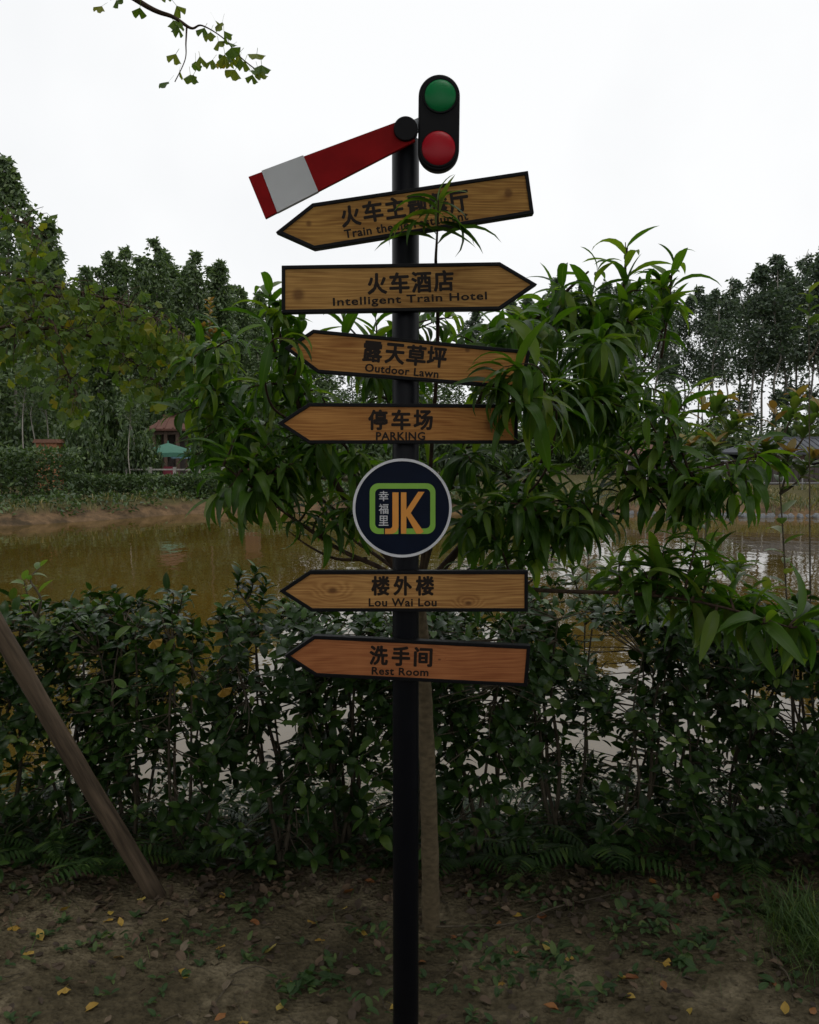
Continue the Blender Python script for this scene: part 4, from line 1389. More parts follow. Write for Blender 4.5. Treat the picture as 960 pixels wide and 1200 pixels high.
# ------------------------------------------------------------------ plants and litter on the soil
def weed_items(rs, n, size):
    its = []
    for k in range(int(n * 1.7)):
        az = rs.uniform(0, 6.28)
        e = rs.uniform(0.05, 0.9)
        d = Vector((math.cos(az) * math.cos(e), math.sin(az) * math.cos(e), math.sin(e)))
        a2 = rs.uniform(0, 6.28); r2 = 0.075 * rs.random() ** 0.7
        off = Vector((r2 * 1.5 * math.cos(a2), r2 * math.sin(a2), rs.uniform(0.004, 0.025)))
        its.append((off, frame_of(d, UP + rand_unit() * 0.3), size * rs.uniform(0.35, 0.8), rs.randrange(4), 0))
    return its


weed_m = [leaf_mesh('leaf', v, M['weed']) for v in OVAL]
WEEDS = [(365, 1160, 18, .075), (360, 1140, 12, .06), (230, 1105, 12, .06), (290, 1068, 14, .065), (440, 1100, 14, .06), (425, 1135, 10, .05), (590, 1050, 16, .07), (570, 1130, 16, .065),
         (620, 1140, 18, .065), (650, 1125, 16, .06), (680, 1170, 12, .06), (760, 1085, 18, .07), (800, 1130, 20, .07), (730, 1100, 14, .06), (830, 1105, 16, .065), (870, 1065, 12, .07),
         (930, 1160, 8, .07), (430, 1190, 8, .06), (545, 1165, 10, .05), (690, 1190, 10, .06), (640, 1060, 14, .06), (540, 1110, 12, .055), (780, 1060, 12, .06), (145, 1115, 9, .05), (850, 1040, 12, .07)]
WL = {0: 'largest green weed left of the pole, low in the picture near its bottom edge', 2: 'green weed on bare soil well left of the pole, right of the stake foot',
      3: 'green weed just right of the leaning stake foot, at the litter edge', 4: 'green weed close by the left side of the black pole, behind the others there',
      6: 'green weed in the litter a little right of the peach trunk foot', 8: 'broad green weed on open soil right of the pole, in the middle of that patch',
      11: 'larger green weed towards the right, beyond the open soil', 12: 'largest green weed on the right, between the pole and the grass tuft',
      15: 'green weed far back on the right beside the grass tuft', 16: 'green weed at the lower right corner below the grass tuft', 23: 'small green weed on bare soil below the leaning stake foot'}
WG = 'low green weeds growing on the bare soil'
for i, (px, py, n, s) in enumerate(WEEDS):
    v = (600 - py) / 1000.0
    Y = -CAM_Z * (math.cos(PITCH) + v * math.sin(PITCH)) / (-math.sin(PITCH) + v * math.cos(PITCH))
    p = at(px, py, Y)
    side_ = 'left of' if px < 470 else 'right of'
    r = empty('weed', (p.x, Y, height(p.x, Y)), WL.get(i, 'low broad leaved green weed on the bare soil %s the black pole' % side_), 'weed', WG + (' to the left' if px < 470 else ' to the right'))
    leaf_parts('leaf', weed_m, weed_items(random, n, s), r, (0, 0, 0))


def on_ground(px, py):
    v = (600 - py) / 1000.0
    Y = -CAM_Z * (math.cos(PITCH) + v * math.sin(PITCH)) / (-math.sin(PITCH) + v * math.cos(PITCH))
    p = at(px, py, Y)
    return Vector((p.x, Y, height(p.x, Y)))


def flat_leaf(p, size, variant_n, lift=0.006, tilt=0.35):
    az = random.uniform(0, 6.28)
    d = Vector((math.cos(az), math.sin(az), random.uniform(-0.1, 0.25)))
    return (p + UP * lift, frame_of(d, UP + rand_unit() * tilt), size, random.randrange(variant_n), 0)


FANF = [fan_leaf(0.25, 0.2, 1.1), fan_leaf(0.35, -0.5, 1.0), fan_leaf(0.15, 0.6, 1.2)]
FALL_Y = [leaf_mesh('fallen_leaf', v, M['yellow_leaf'], False) for v in FANF] + [leaf_mesh('fallen_leaf', v, M['yellow_leaf']) for v in DEAD[:2]]
FALL_O = [leaf_mesh('fallen_leaf', v, M['orange_leaf']) for v in DEAD]
YL = [(27, 1134), (25, 1088), (120, 1092), (130, 1081), (143, 1093), (145, 1126), (70, 1071), (81, 1160), (185, 1085), (257, 1118), (165, 1065), (375, 1081), (397, 1067), (378, 1107),
      (344, 1162), (283, 1190), (338, 1183), (453, 1178), (116, 1177), (590, 1147), (565, 1135), (727, 1147), (768, 1132), (810, 1184), (920, 1188), (628, 1112), (274, 1051), (430, 1090),
      (665, 1120), (745, 1175), (50, 1110), (210, 1140), (310, 1120), (612, 1078)]
OL = [(293, 1086), (265, 1186), (75, 1028), (535, 1098), (600, 1120), (585, 1083), (760, 1034), (800, 1019), (872, 1022), (837, 1055), (797, 1084), (900, 1145), (950, 1185), (640, 1078), (615, 1050),
      (545, 1045), (730, 1150), (780, 1165), (440, 1040), (400, 1050), (655, 1190), (500, 1125)]
for lst, meshes, lb, gr in ((YL, FALL_Y, 'small yellow leaf fallen on the brown soil', 'yellow leaves fallen on the soil'),
                            (OL, FALL_O, 'curled orange brown leaf fallen on the soil', 'orange leaves fallen on the soil')):
    for (px, py) in lst:
        it = flat_leaf(on_ground(px, py), random.uniform(0.036, 0.054), len(meshes))
        o = bpy.data.objects.new('fallen_leaf', meshes[it[3]])
        C.objects.link(o)
        m4 = Matrix(it[1]).to_4x4() @ Matrix.Scale(it[2], 4); m4.translation = it[0]
        o.matrix_basis = m4
        tag(o, lb, 'leaf', gr)
for (px, py, lb) in ((175, 743, 'pale yellow leaf caught high in the left part of the hedge'), (257, 800, 'orange yellow leaf caught in the hedge lower down on the left')):
    it = flat_leaf(at(px, py, 2.87), 0.05, 3)
    o = bpy.data.objects.new('caught_leaf', FALL_Y[it[3]])
    C.objects.link(o)
    m4 = frame_of(Vector((0.4, 0.1, -0.8)), Vector((0, -1, 0.3))).to_4x4() @ Matrix.Scale(0.06, 4); m4.translation = at(px, py, 2.87)
    o.matrix_basis = m4
    tag(o, lb, 'leaf')

lit = []
for _ in range(2600):
    x = random.uniform(-2.2, 2.2)
    y = 3.02 + random.gauss(0, 0.20) if random.random() < 0.74 else random.uniform(2.1, 3.2)
    if y < 2.1 or y > 3.7:
        continue
    lit.append(flat_leaf(Vector((x, y, height(x, y))), random.uniform(0.022, 0.050), 4, lift=random.uniform(0.003, 0.016), tilt=0.5))
tag(leaf_cloud('leaf_litter', DEAD, lit, M['litter']), 'dead brown leaves littering the soil under the hedge', 'leaf litter', kind='stuff')
under = []
for _ in range(5200):
    x = random.uniform(-2.3, 2.3); y = random.uniform(3.0, 3.85)
    hmax = (0.05 + 0.17 * min(1, max(0, (y - 2.98) / 0.3))) * (0.7 + 0.9 * noise.noise(Vector((x * 2.5, y * 2.5, 21))))
    if hmax <= 0.02:
        continue
    d = Vector((random.uniform(-1, 1), random.uniform(-1, 0.6), random.uniform(0.0, 1.0))).normalized()
    under.append((Vector((x, y, height(x, y) + random.random() * hmax)), frame_of(d, UP + rand_unit() * 0.5), random.uniform(0.03, 0.065), random.randrange(4), 0))
tag(leaf_cloud('undergrowth', OVAL, under, M['hedge']), 'low dark leafy undergrowth beneath the hedge', 'undergrowth', kind='stuff')
mb = MB()
for _ in range(170):
    x = random.uniform(-1.9, 1.9); y = random.uniform(2.15, 3.4)
    a = random.uniform(0, 6.28); l = random.uniform(0.03, 0.16); b_ = random.uniform(-0.5, 0.5)
    pts = [Vector((x + l * t * math.cos(a + b_ * t), y + l * t * math.sin(a + b_ * t), 0)) for t in (0, 0.35, 0.7, 1)]
    pts = [Vector((p.x, p.y, height(p.x, p.y) + 0.004)) for p in pts]
    mb.tube(pts, random.uniform(0.0008, 0.0022), 4, cap=False)
tag(mb.build('twig_litter', M['bark_stem']), 'thin broken twigs and straws scattered on the soil', 'twigs', kind='stuff')
# crumbs of earth and small stones
mb = MB()
for _ in range(900):
    x = random.uniform(-1.8, 1.8); y = random.uniform(2.1, 3.1)
    s = random.uniform(0.003, 0.010) * (1.8 if random.random() < 0.06 else 1)
    c = Vector((x, y, height(x, y) + s * 0.3))
    oc = [c + Vector(d) * s * random.uniform(0.7, 1.2) for d in ((1, 0, 0), (0, 1, 0), (-1, 0, 0), (0, -1, 0), (0, 0, 0.7), (0, 0, -0.7))]
    mb.add(oc, [(0, 1, 4), (1, 2, 4), (2, 3, 4), (3, 0, 4), (1, 0, 5), (2, 1, 5), (3, 2, 5), (0, 3, 5)])
tag(mb.build('soil_crumbs', M['soil'], smooth=False), 'loose crumbs of earth on the bare soil', 'crumbs', kind='stuff')

# fine grass tuft at the right edge and sparse blades on the soil
BLADE = [strip_leaf(0.014, 4, c, 0.2, 'lance') for c in (0.6, 1.3, 2.0)]
gt = at(962, 1120, 2.6); gt.z = height(gt.x, 2.6)
tuft = empty('grass_tuft', gt, 'bushy tuft of fine green grass at the lower right edge', 'grass')
its = []
for _ in range(2200):
    x = gt.x + random.gauss(0, 0.10); y = 2.62 + random.gauss(0, 0.14)
    p = Vector((x, y, height(x, y)))
    a = random.uniform(0, 6.28); l = random.uniform(0.1, 1.0)
    d = Vector((math.cos(a) * l, math.sin(a) * l, 1)).normalized()
    its.append((p, frame_of(d, Vector((-math.cos(a), -math.sin(a), 0.3))), random.uniform(0.04, 0.15) * (1.2 - min(1, abs(x - gt.x) / 0.3)), random.randrange(3), 0))
tag(leaf_cloud('blades', BLADE, its, M['grass'], tuft, gt), kind='stuff')
its = []
for _ in range(500):
    x = random.uniform(-1.8, 1.8); y = random.uniform(2.3, 3.1)
    if noise.noise(Vector((x * 2.2, y * 2.2, 8))) < 0.12 and random.random() < 0.9:
        continue
    d = Vector((random.uniform(-.6, .6), random.uniform(-.6, .6), 1)).normalized()
    its.append((Vector((x, y, height(x, y))), frame_of(d, rand_unit()), random.uniform(0.03, 0.08), random.randrange(3), 0))
tag(leaf_cloud('sparse_grass', BLADE, its, M['grass']), 'sparse short grass blades on the bare soil', 'grass', kind='stuff')

sd_ = []
for _ in range(420):
    x = random.uniform(-1.9, 1.9); y = random.uniform(2.2, 3.2)
    if noise.noise(Vector((x * 1.7, y * 1.7, 40))) < -0.02:
        continue
    for k in range(random.randint(2, 4)):
        az = random.uniform(0, 6.28); e = random.uniform(0.2, 0.9)
        d = Vector((math.cos(az) * math.cos(e), math.sin(az) * math.cos(e), math.sin(e)))
        sd_.append((Vector((x, y, height(x, y) + 0.006)), frame_of(d, UP), random.uniform(0.015, 0.036), random.randrange(4), 0))
tag(leaf_cloud('seedlings', OVAL, sd_, M['weed']), 'tiny green seedlings sprinkled over the soil', 'seedlings', kind='stuff')

# dry creeping vine and twigs on the soil
def ground_twig(pxs, r, label):
    pts = smooth_path([on_ground(*q) + UP * (0.008 + 0.012 * (i % 2)) for i, q in enumerate(pxs)], 6)
    o = MB().tube(pts, [r * (1 - 0.5 * i / (len(pts) - 1)) for i in range(len(pts))], 6).build('dry_twig', M['bark_stem'], smooth=True)
    tag(o, label, 'twig')


ground_twig([(492, 1088), (540, 1090), (600, 1089), (650, 1074), (700, 1056), (735, 1050)], 0.0035, 'thin pale runner lying across the soil from the peach trunk')
ground_twig([(912, 1085), (905, 1105), (908, 1125), (922, 1145), (930, 1160)], 0.005, 'curved grey twig lying beside the grass tuft')
ground_twig([(270, 1148), (300, 1140), (330, 1146)], 0.003, 'short straight dry twig on the soil left of the black pole')

# ------------------------------------------------------------------ far trees
def crown_items(rs, blobs, n, size):
    its = []
    for (c, rx, rz, w) in blobs:
        for _ in range(int(n * w)):
            d = Vector((rs.gauss(0, 1), rs.gauss(0, 1), rs.gauss(0, 1))).normalized() * (rs.random() ** 0.4)
            p = Vector(c) + Vector((d.x * rx, d.y * rx, d.z * rz))
            dr = Vector((rs.uniform(-1, 1), rs.uniform(-1, 1), rs.uniform(-1.3, 0.4))).normalized()
            its.append((p, frame_of(dr, Vector((rs.gauss(0, 1), rs.gauss(0, 1), rs.gauss(0.5, 1)))), size * rs.uniform(0.6, 1.25), rs.randrange(3), 0))
    return its


def make_tree(seed, H, low, width, mat, bark, name, leaf=0.42, n=4000, style='column', trunk_r=0.11, thr=-0.05, freq=0.75):
    """root Empty with trunk (and limbs) and a crown of small leaves, broken into clumps and gaps"""
    rs = random.Random(seed)
    root = empty(name, (0, 0, -60))
    pts = [Vector((rs.gauss(0, 0.05) * k, rs.gauss(0, 0.05) * k, H * k / 7.0)) for k in range(8)]
    pts[0] = Vector((0, 0, -0.3))
    pts = smooth_path(pts, 3)
    tm = MB().tube(pts, [trunk_r * (1 - 0.85 * i / (len(pts) - 1)) for i in range(len(pts))], 7)
    off = Vector((seed * 3.7, seed * 1.3, 0))

    def axis(f):
        g = min(0.999, max(0, f)) * (len(pts) - 1)
        k = int(g)
        return pts[k].lerp(pts[min(k + 1, len(pts) - 1)], g - k)

    def prof(rel):
        if style == 'cone':
            return width * (1.02 - rel) ** 0.62 * (0.75 + 0.25 * min(1, rel * 5))
        if style == 'round':
            return width * math.sin(math.pi * (0.12 + 0.86 * rel)) ** 0.8
        return width * (0.48 + 0.52 * min(1, max(0, (rel - 0.18) / 0.35))) * min(1.0, (1.02 - rel) * 3.2) ** 0.7     # column
    its, tries = [], 0
    while len(its) < n and tries < n * 8:
        tries += 1
        rel = rs.random() ** (0.85 if style != 'cone' else 1.15)
        f = low + (1 - low) * rel
        a = rs.uniform(0, 6.283)
        r = prof(rel) * math.sqrt(rs.random()) * rs.uniform(0.75, 1.25)
        ax = axis(f)
        p = Vector((ax.x + r * math.cos(a), ax.y + r * math.sin(a), H * f + rs.uniform(-.1, .1)))
        v = noise.noise(p * freq + off) + 0.5 * noise.noise(p * freq * 2.3 + off)
        t = thr
        if style == 'column' and rel < 0.55:
            t += 0.42 * (1 - rel / 0.55) ** 0.7
        if v < t:
            continue
        dr = Vector((rs.uniform(-1, 1), rs.uniform(-1, 1), rs.uniform(-1.2, 0.5))).normalized()
        its.append((p, frame_of(dr, Vector((rs.gauss(0, 1), rs.gauss(0, 1), rs.gauss(0.5, 1)))), leaf * rs.uniform(0.6, 1.25), rs.randrange(3), 0))
    for k in range(26):
        p = its[rs.randrange(len(its))][0]
        f = max(low * 0.9, p.z / H - 0.05)
        q = axis(f)
        tm.tube([q, q.lerp(p, 0.5) + UP * 0.05, p], [trunk_r * 0.2, trunk_r * 0.13, trunk_r * 0.05], 4, cap=False)
    tm.build('trunk', bark, root, smooth=True)
    leaf_cloud('crown', CARD, its, mat, root, (0, 0, 0), smooth=False)
    return root


GR = 'tall slender trees of the wood beyond the pond, right side'
GLF = 'tall bushy trees of the wood beyond the pond, left side'
protoR = [make_tree(100 + i, 16.0, 0.12, 1.45, M['euca'], M['bark_grey'], 'eucalyptus_tree', leaf=0.32, n=2600, thr=0.0, freq=0.62) for i in range(5)]
protoL = [make_tree(200 + i, 15.0, 0.06, 2.6, M['euca_left'], M['bark_grey'], 'eucalyptus_tree', leaf=0.34, n=7000, style='cone', thr=-0.20, freq=1.1) for i in range(4)]
used = set()


def plant(protos, k, px, top, Y, label, group, cat='tree', H=16.0, wid=1.0):
    p = at(px, top, Y)
    z0 = height(p.x, Y)
    s = (p.z - z0) / H
    sc_ = (s * wid, s * wid, s)
    pr = protos[k]
    if pr.name not in used:
        used.add(pr.name)
        pr.location = (p.x, Y, z0); pr.scale = sc_; pr.rotation_euler.z = random.uniform(0, 6)
        tag(pr, label, cat, group)
        return pr
    r = copy_thing(pr, (p.x, Y, z0), random.uniform(0, 6), sc_, label, group)
    if group is None and 'group' in r:
        del r['group']
    return r


rs = random.Random(5)
tops = [(598, 372), (620, 347), (636, 352), (652, 326), (668, 332), (688, 317), (704, 330), (725, 335), (748, 338), (770, 330), (788, 336), (806, 346), (822, 336), (840, 340), (856, 333), (868, 322),
        (884, 312), (898, 316), (912, 299), (926, 306), (940, 294), (955, 300), (968, 288), (985, 292), (1005, 285), (1030, 290)]
for i, (px, ty) in enumerate(tops):
    plant(protoR, i % 5, px, ty, rs.uniform(54, 60), 'tall slender pale trunked tree in the front row of the right-hand wood', GR, wid=rs.uniform(0.95, 1.2))
for i, px in enumerate(range(600, 1040, 46)):
    plant(protoR, (i * 3 + 1) % 5, px + rs.uniform(-6, 6), 352 + rs.uniform(-14, 14) - (px - 600) * 0.08, rs.uniform(66, 74), 'lower looking tree deeper in the right-hand wood, behind its front trees', GR + ', second row', wid=rs.uniform(0.9, 1.15))
plant(protoR, 2, 556, 362, 62, 'lone tree top showing between the boards behind the pole', None, wid=1.35)
plant(protoR, 4, 410, 400, 66, 'distant tree showing between the arrow boards left of the pole', None, wid=1.3)
for i, (px, ty) in enumerate(((335, 418), (362, 408), (388, 426), (432, 430), (462, 415), (492, 420), (520, 408), (580, 392))):
    plant(protoL, i % 4, px, ty, rs.uniform(54, 60), 'low tree of the distant wood glimpsed behind the middle arrow boards', 'low trees of the wood behind the boards', H=15.0, wid=1.5)
LT = [(94, 312), (112, 316), (132, 300), (149, 288), (165, 300), (181, 283), (192, 305), (204, 292), (220, 312), (234, 297), (246, 306), (258, 312), (277, 337), (288, 352), (300, 372), (72, 320), (60, 310)]
for i, (px, ty) in enumerate(LT):
    plant(protoL, i % 4, px, ty, rs.uniform(52, 58), 'pointed bushy tree in the front row of the left-hand wood', GLF, H=15.0, wid=rs.uniform(0.8, 1.05))
for i, px in enumerate(range(-40, 330, 24)):
    plant(protoL, (i * 3 + 2) % 4, px + rs.uniform(-6, 6), 345 + rs.uniform(-15, 15), rs.uniform(64, 72), 'bushy tree deeper in the left-hand wood, behind its pointed front trees', GLF + ', second row', H=15.0, wid=rs.uniform(0.85, 1.1))
for i, (px, ty, Y) in enumerate(((8, 182, 40), (-40, 170, 41), (40, 255, 44), (62, 288, 46))):
    plant(protoL, i, px, ty, Y, ('tallest tree, cut by the left picture edge', 'tall tree beyond the left picture edge', 'second tree from the left edge, stepping down from the tallest', 'third tree from the left edge, half as high as the tallest')[i],
          None, H=15.0, wid=1.0)

p_ = at(246, 560, 33.0); p_.z = height(p_.x, 33.0)
small_plant('young_tree', p_, [at(246, 352, 33), at(238, 385, 33), at(255, 392, 33.1)], OVAL, [M['sapling'], M['new_shoot']], 0.42,
            'slim young tree with orange top leaves in front of the left-hand wood', 'tree', mi_tip=0.35, n_per=34, span=0.4, r0=0.05)
for i in range(14):
    plant(protoL, i % 4, -75 - 38 * i, 300 + rs.uniform(-20, 30), rs.uniform(46, 56), 'bushy tree of the left-hand wood, beyond the left picture edge', 'trees of the wood beyond the left picture edge', H=15.0, wid=1.2)
    plant(protoR, i % 5, 1060 + 34 * i, 295 + rs.uniform(-15, 25), rs.uniform(50, 62), 'slender tree of the right-hand wood, beyond the right picture edge', 'trees of the wood beyond the right picture edge', wid=1.1)
# thin bare-stemmed young trees on the left bank
protoY = make_tree(300, 8.0, 0.55, 1.0, M['euca_left'], M['bark_grey'], 'young_tree', leaf=0.3, n=500, style='round', trunk_r=0.05)
for i, (px, ty, Y) in enumerate(((25, 400, 36), (38, 420, 37), (52, 410, 38), (155, 430, 36), (150, 440, 34))):
    plant([protoY], 0, px, ty, Y, 'thin pale stemmed young tree in front of the dark wood on the left', 'thin young trees on the left bank', H=8.0)


def make_bush(seed, rx, rz, mat, name, leaf=0.2, n=130, nb=9):
    rs = random.Random(seed)
    root = empty(name, (0, 0, -60))
    st = MB(); blobs = []
    for k in range(nb):
        a = k * 2.4; r = rx * rs.uniform(0.1, 0.6)
        c = Vector((r * math.cos(a), r * math.sin(a), rz * rs.uniform(0.45, 1.35)))
        blobs.append((c, rx * rs.uniform(0.4, 0.6), rz * rs.uniform(0.4, 0.6), 1))
        st.tube([Vector((0, 0, -0.1)), Vector((c.x * 0.4, c.y * 0.4, c.z * 0.5)), c], [0.04, 0.025, 0.01], 5, cap=False)
    blobs.append((Vector((0, 0, rz * 0.8)), rx * 0.8, rz * 0.7, 2.0))
    st.build('stem', M['bark_stem'], root, smooth=True)
    leaf_cloud('crown', CARD, crown_items(rs, blobs, n, leaf), mat, root, (0, 0, 0), smooth=False)
    return root


protoB = [make_bush(400 + i, 1.2, 1.1, M['bush'], 'round_bush', n=190) for i in range(3)]
bused = set()


def bush(px, top, width, Y, label, group=None, k=0):
    p = at(px, top, Y); z0 = height(p.x, Y)
    sx = width * Y / 1000.0 / 2.9; sz = (p.z - z0) / 2.25
    pr = protoB[k % 3]
    if k % 3 not in bused:
        bused.add(k % 3)
        pr.location = (p.x, Y, z0); pr.scale = (sx, sx, sz); tag(pr, label, 'bush', group)
        return pr
    r = copy_thing(pr, (p.x, Y, z0), random.uniform(0, 6), (sx, sx, sz), label, group)
    if group is None and 'group' in r:
        del r['group']
    return r


bush(92, 466, 80, 35, 'large round dark bush on the far left bank, beside the brown hut', None, 0)
bush(152, 472, 75, 36, 'round green bush on the far bank left of the green parasol', None, 1)
bush(240, 474, 70, 37, 'round green bush on the far bank right of the green parasol', None, 2)
bush(176, 488, 34, 36.4, 'small dense bush right beside the green parasol, hiding the pavilion wall', None, 1)
bush(20, 470, 90, 39, 'dark bush at the far left edge behind the tall hedge', None, 0)
k = 0
BG = 'dense undergrowth bushes at the foot of the wood'
for px in range(-60, 340, 34):
    bush(px, 432 + rs.uniform(-18, 25), rs.uniform(70, 100), rs.uniform(46, 50), 'dark bush at the foot of the wood on the left', BG + ' on the left', k); k += 1
for px in range(560, 1040, 30):
    bush(px, 482 + rs.uniform(-10, 12), rs.uniform(60, 90), rs.uniform(49, 53), 'low bush at the foot of the wood on the right', BG + ' on the right', k); k += 1
for px in range(330, 560, 34):
    bush(px, 470 + rs.uniform(-20, 20), rs.uniform(80, 110), rs.uniform(44, 50), 'bush on the far bank hidden behind the sign boards', BG + ' in the middle', k); k += 1

for i in range(14):
    bush(-90 - 40 * i, 440 + rs.uniform(-18, 25), rs.uniform(80, 110), rs.uniform(42, 48), 'undergrowth bush beyond the left picture edge', BG + ' beyond the left edge', k); k += 1
    bush(1065 + 36 * i, 482 + rs.uniform(-10, 12), rs.uniform(70, 100), rs.uniform(46, 52), 'undergrowth bush beyond the right picture edge', BG + ' beyond the right edge', k); k += 1

# clipped hedges on the far bank (built like the near shrubs but seen from far away)
def far_hedge(name, px0, px1, top, Y, depth, label, leaf=0.12, n=5000, low=0.0):
    a, b = at(px0, top, Y), at(px1, top, Y)
    z0 = min(height(a.x, Y), height(b.x, Y)) + low
    root = empty(name, ((a.x + b.x) / 2, Y, z0), label, 'hedge')
    its = []
    for _ in range(n):
        x = random.uniform(a.x, b.x); y = Y + random.uniform(-depth / 2, depth / 2)
        zt = a.z + 0.08 * noise.noise(Vector((x * 1.5, y, 3)))
        z = z0 + (zt - z0) * random.random() ** 0.75
        dr = Vector((random.uniform(-1, 1), random.uniform(-1, 0.4), random.uniform(-0.4, 1))).normalized()
        its.append((Vector((x, y, z)), frame_of(dr, rand_unit() + UP * 0.6), leaf * random.uniform(0.7, 1.4), random.randrange(3), 0))
    tag(leaf_cloud('foliage', CARD, its, M['bush'], root, root.location, smooth=False), kind='stuff')
    st = MB()
    k = int((b.x - a.x) / 0.35)
    for i in range(k):
        x = a.x + 0.35 * i + random.uniform(-.1, .1)
        st.tube([(x, Y, z0 - 0.3), (x + random.uniform(-.1, .1), Y, z0 + (a.z - z0) * 0.8)], [0.02, 0.01], 5, cap=False)
    tag(st.build('stems', M['bark_stem'], root, world=True), kind='stuff')
    return root


far_hedge('clipped_hedge', -330, 92, 526, 28.5, 1.6, 'tall clipped hedge on the far bank at the left edge', n=15000, leaf=0.15)
far_hedge('clipped_hedge', 88, 262, 557, 29.8, 1.0, 'low clipped hedge on the far bank below the green parasol', n=5500, leaf=0.13)
far_hedge('clipped_hedge', 262, 560, 566, 31.5, 1.0, 'low hedge on the far bank behind the peach tree', n=5000, leaf=0.13)

# grass and weeds on the far banks
its = []
for _ in range(9000):
    if random.random() < 0.45:
        x = random.uniform(-16, 2); d = random.uniform(0.5, 3.0)
    else:
        x = random.uniform(5, 16); d = random.uniform(0.3, 4.8)
    y = shore_y(x) + d
    dn = noise.noise(Vector((x * 0.8, y * 0.8, 12)))
    if dn < (-0.15 if x > 5 else -0.05):
        continue
    dr = Vector((random.uniform(-.5, .5), random.uniform(-.5, .5), 1)).normalized()
    its.append((Vector((x, y, height(x, y) - 0.01)), frame_of(dr, rand_unit()), random.uniform(0.12, 0.36), random.randrange(3), 0))
WIDE = [strip_leaf(0.06, 3, c, 0.2, 'lance') for c in (0.6, 1.3, 2.0)]
tag(leaf_cloud('bank_grass', WIDE, its, M['bank_grass']), 'rough yellow green grass on the far pond bank', 'grass', kind='stuff')
bw = []
for _ in range(9000):
    x = random.uniform(-17, 4); d = random.uniform(0.25, 3.4)
    y = shore_y(x) + d
    v = noise.noise(Vector((x * 0.9, y * 0.9, 30))) + 0.5 * noise.noise(Vector((x * 2.6, y * 2.6, 31)))
    if v < 0.12 - 0.12 * d:
        continue
    hm = min(0.5, 0.12 + 0.5 * max(0, v)) * (0.6 + 0.25 * d)
    dr = Vector((random.uniform(-1, 1), random.uniform(-1, 0.4), random.uniform(-0.3, 1))).normalized()
    bw.append((Vector((x, y, height(x, y) + random.random() * hm)), frame_of(dr, UP + rand_unit()), random.uniform(0.09, 0.2), random.randrange(3), 0))
tag(leaf_cloud('bank_weeds', CARD, bw, M['bush'], smooth=False), 'low green weeds growing over the earth bank across the pond', 'weeds', kind='stuff')
# stone edging at the water on the right
M['stone'] = simple('edge_stone', (0.12, 0.125, 0.13), rough=0.85, spec=0.2, vary=0.35, scale=3)
SG = 'grey edging stones along the far waterline'
sm = []
for v in range(3):
    r_ = random.Random(60 + v)
    m = MB()
    vs = []
    for zf in (-1, 0.2, 1):
        for k in range(7):
            a = 2 * math.pi * k / 7
            q = (1.0 if zf < 1 else 0.6) * r_.uniform(0.8, 1.15)
            vs.append((q * math.cos(a), q * math.sin(a) * 0.8, zf * r_.uniform(0.8, 1.1)))
    fs = [(i * 7 + k, i * 7 + (k + 1) % 7, (i + 1) * 7 + (k + 1) % 7, (i + 1) * 7 + k) for i in range(2) for k in range(7)] + [tuple(range(14, 21)), tuple(range(6, -1, -1))]
    m.add(vs, fs)
    sm.append(m.mesh('edging_stone', M['stone']))
x = 7.2
while x < 14.5:
    s = random.uniform(0.10, 0.19)
    o = link_mesh('edging_stone', random.choice(sm), None, (x, shore_y(x) + random.uniform(0.0, 0.15), WATER_Z + 0.03))
    o.scale = (s * 1.2, s, s * 0.7); o.rotation_euler.z = random.uniform(0, 6)
    tag(o, 'grey stone in the row edging the pond on the far right', 'stone', SG)
    x += s * 1.9

# ------------------------------------------------------------------ far furniture and buildings
M['roof_red'] = simple('red_roof_tile', (0.085, 0.034, 0.022), rough=0.8, vary=0.25, scale=4)
M['roof_grey'] = simple('grey_roof', (0.075, 0.08, 0.09), rough=0.8, spec=0.2, vary=0.15, scale=4)
M['dark_wood'] = simple('dark_timber', (0.060, 0.035, 0.022), rough=0.7, vary=0.25, scale=8)
M['red_wood'] = simple('red_brown_timber', (0.115, 0.050, 0.028), rough=0.7, vary=0.2, scale=8)
M['orange_wood'] = simple('orange_timber', (0.26, 0.105, 0.045), rough=0.7, vary=0.2, scale=8)
M['dark_wall'] = simple('dark_plank_wall', (0.035, 0.028, 0.024), rough=0.8, vary=0.3, scale=5)
M['pale_wall'] = simple('pale_wall', (0.36, 0.34, 0.30), rough=0.8, vary=0.1, scale=4)
M['canopy_green'] = simple('green_canvas', (0.035, 0.125, 0.085), rough=0.8, vary=0.08, scale=4)
M['canopy_blue'] = simple('blue_grey_canvas', (0.10, 0.18, 0.22), rough=0.8, vary=0.08, scale=4)
M['red_cloth'] = simple('crimson_cloth', (0.15, 0.016, 0.030), rough=0.8, vary=0.25, scale=6)
M['pale_post'] = simple('pale_post', (0.22, 0.21, 0.19), rough=0.7, vary=0.15, scale=6)
M['rope'] = simple('pale_rail', (0.2, 0.2, 0.2), rough=0.6, vary=0.15)


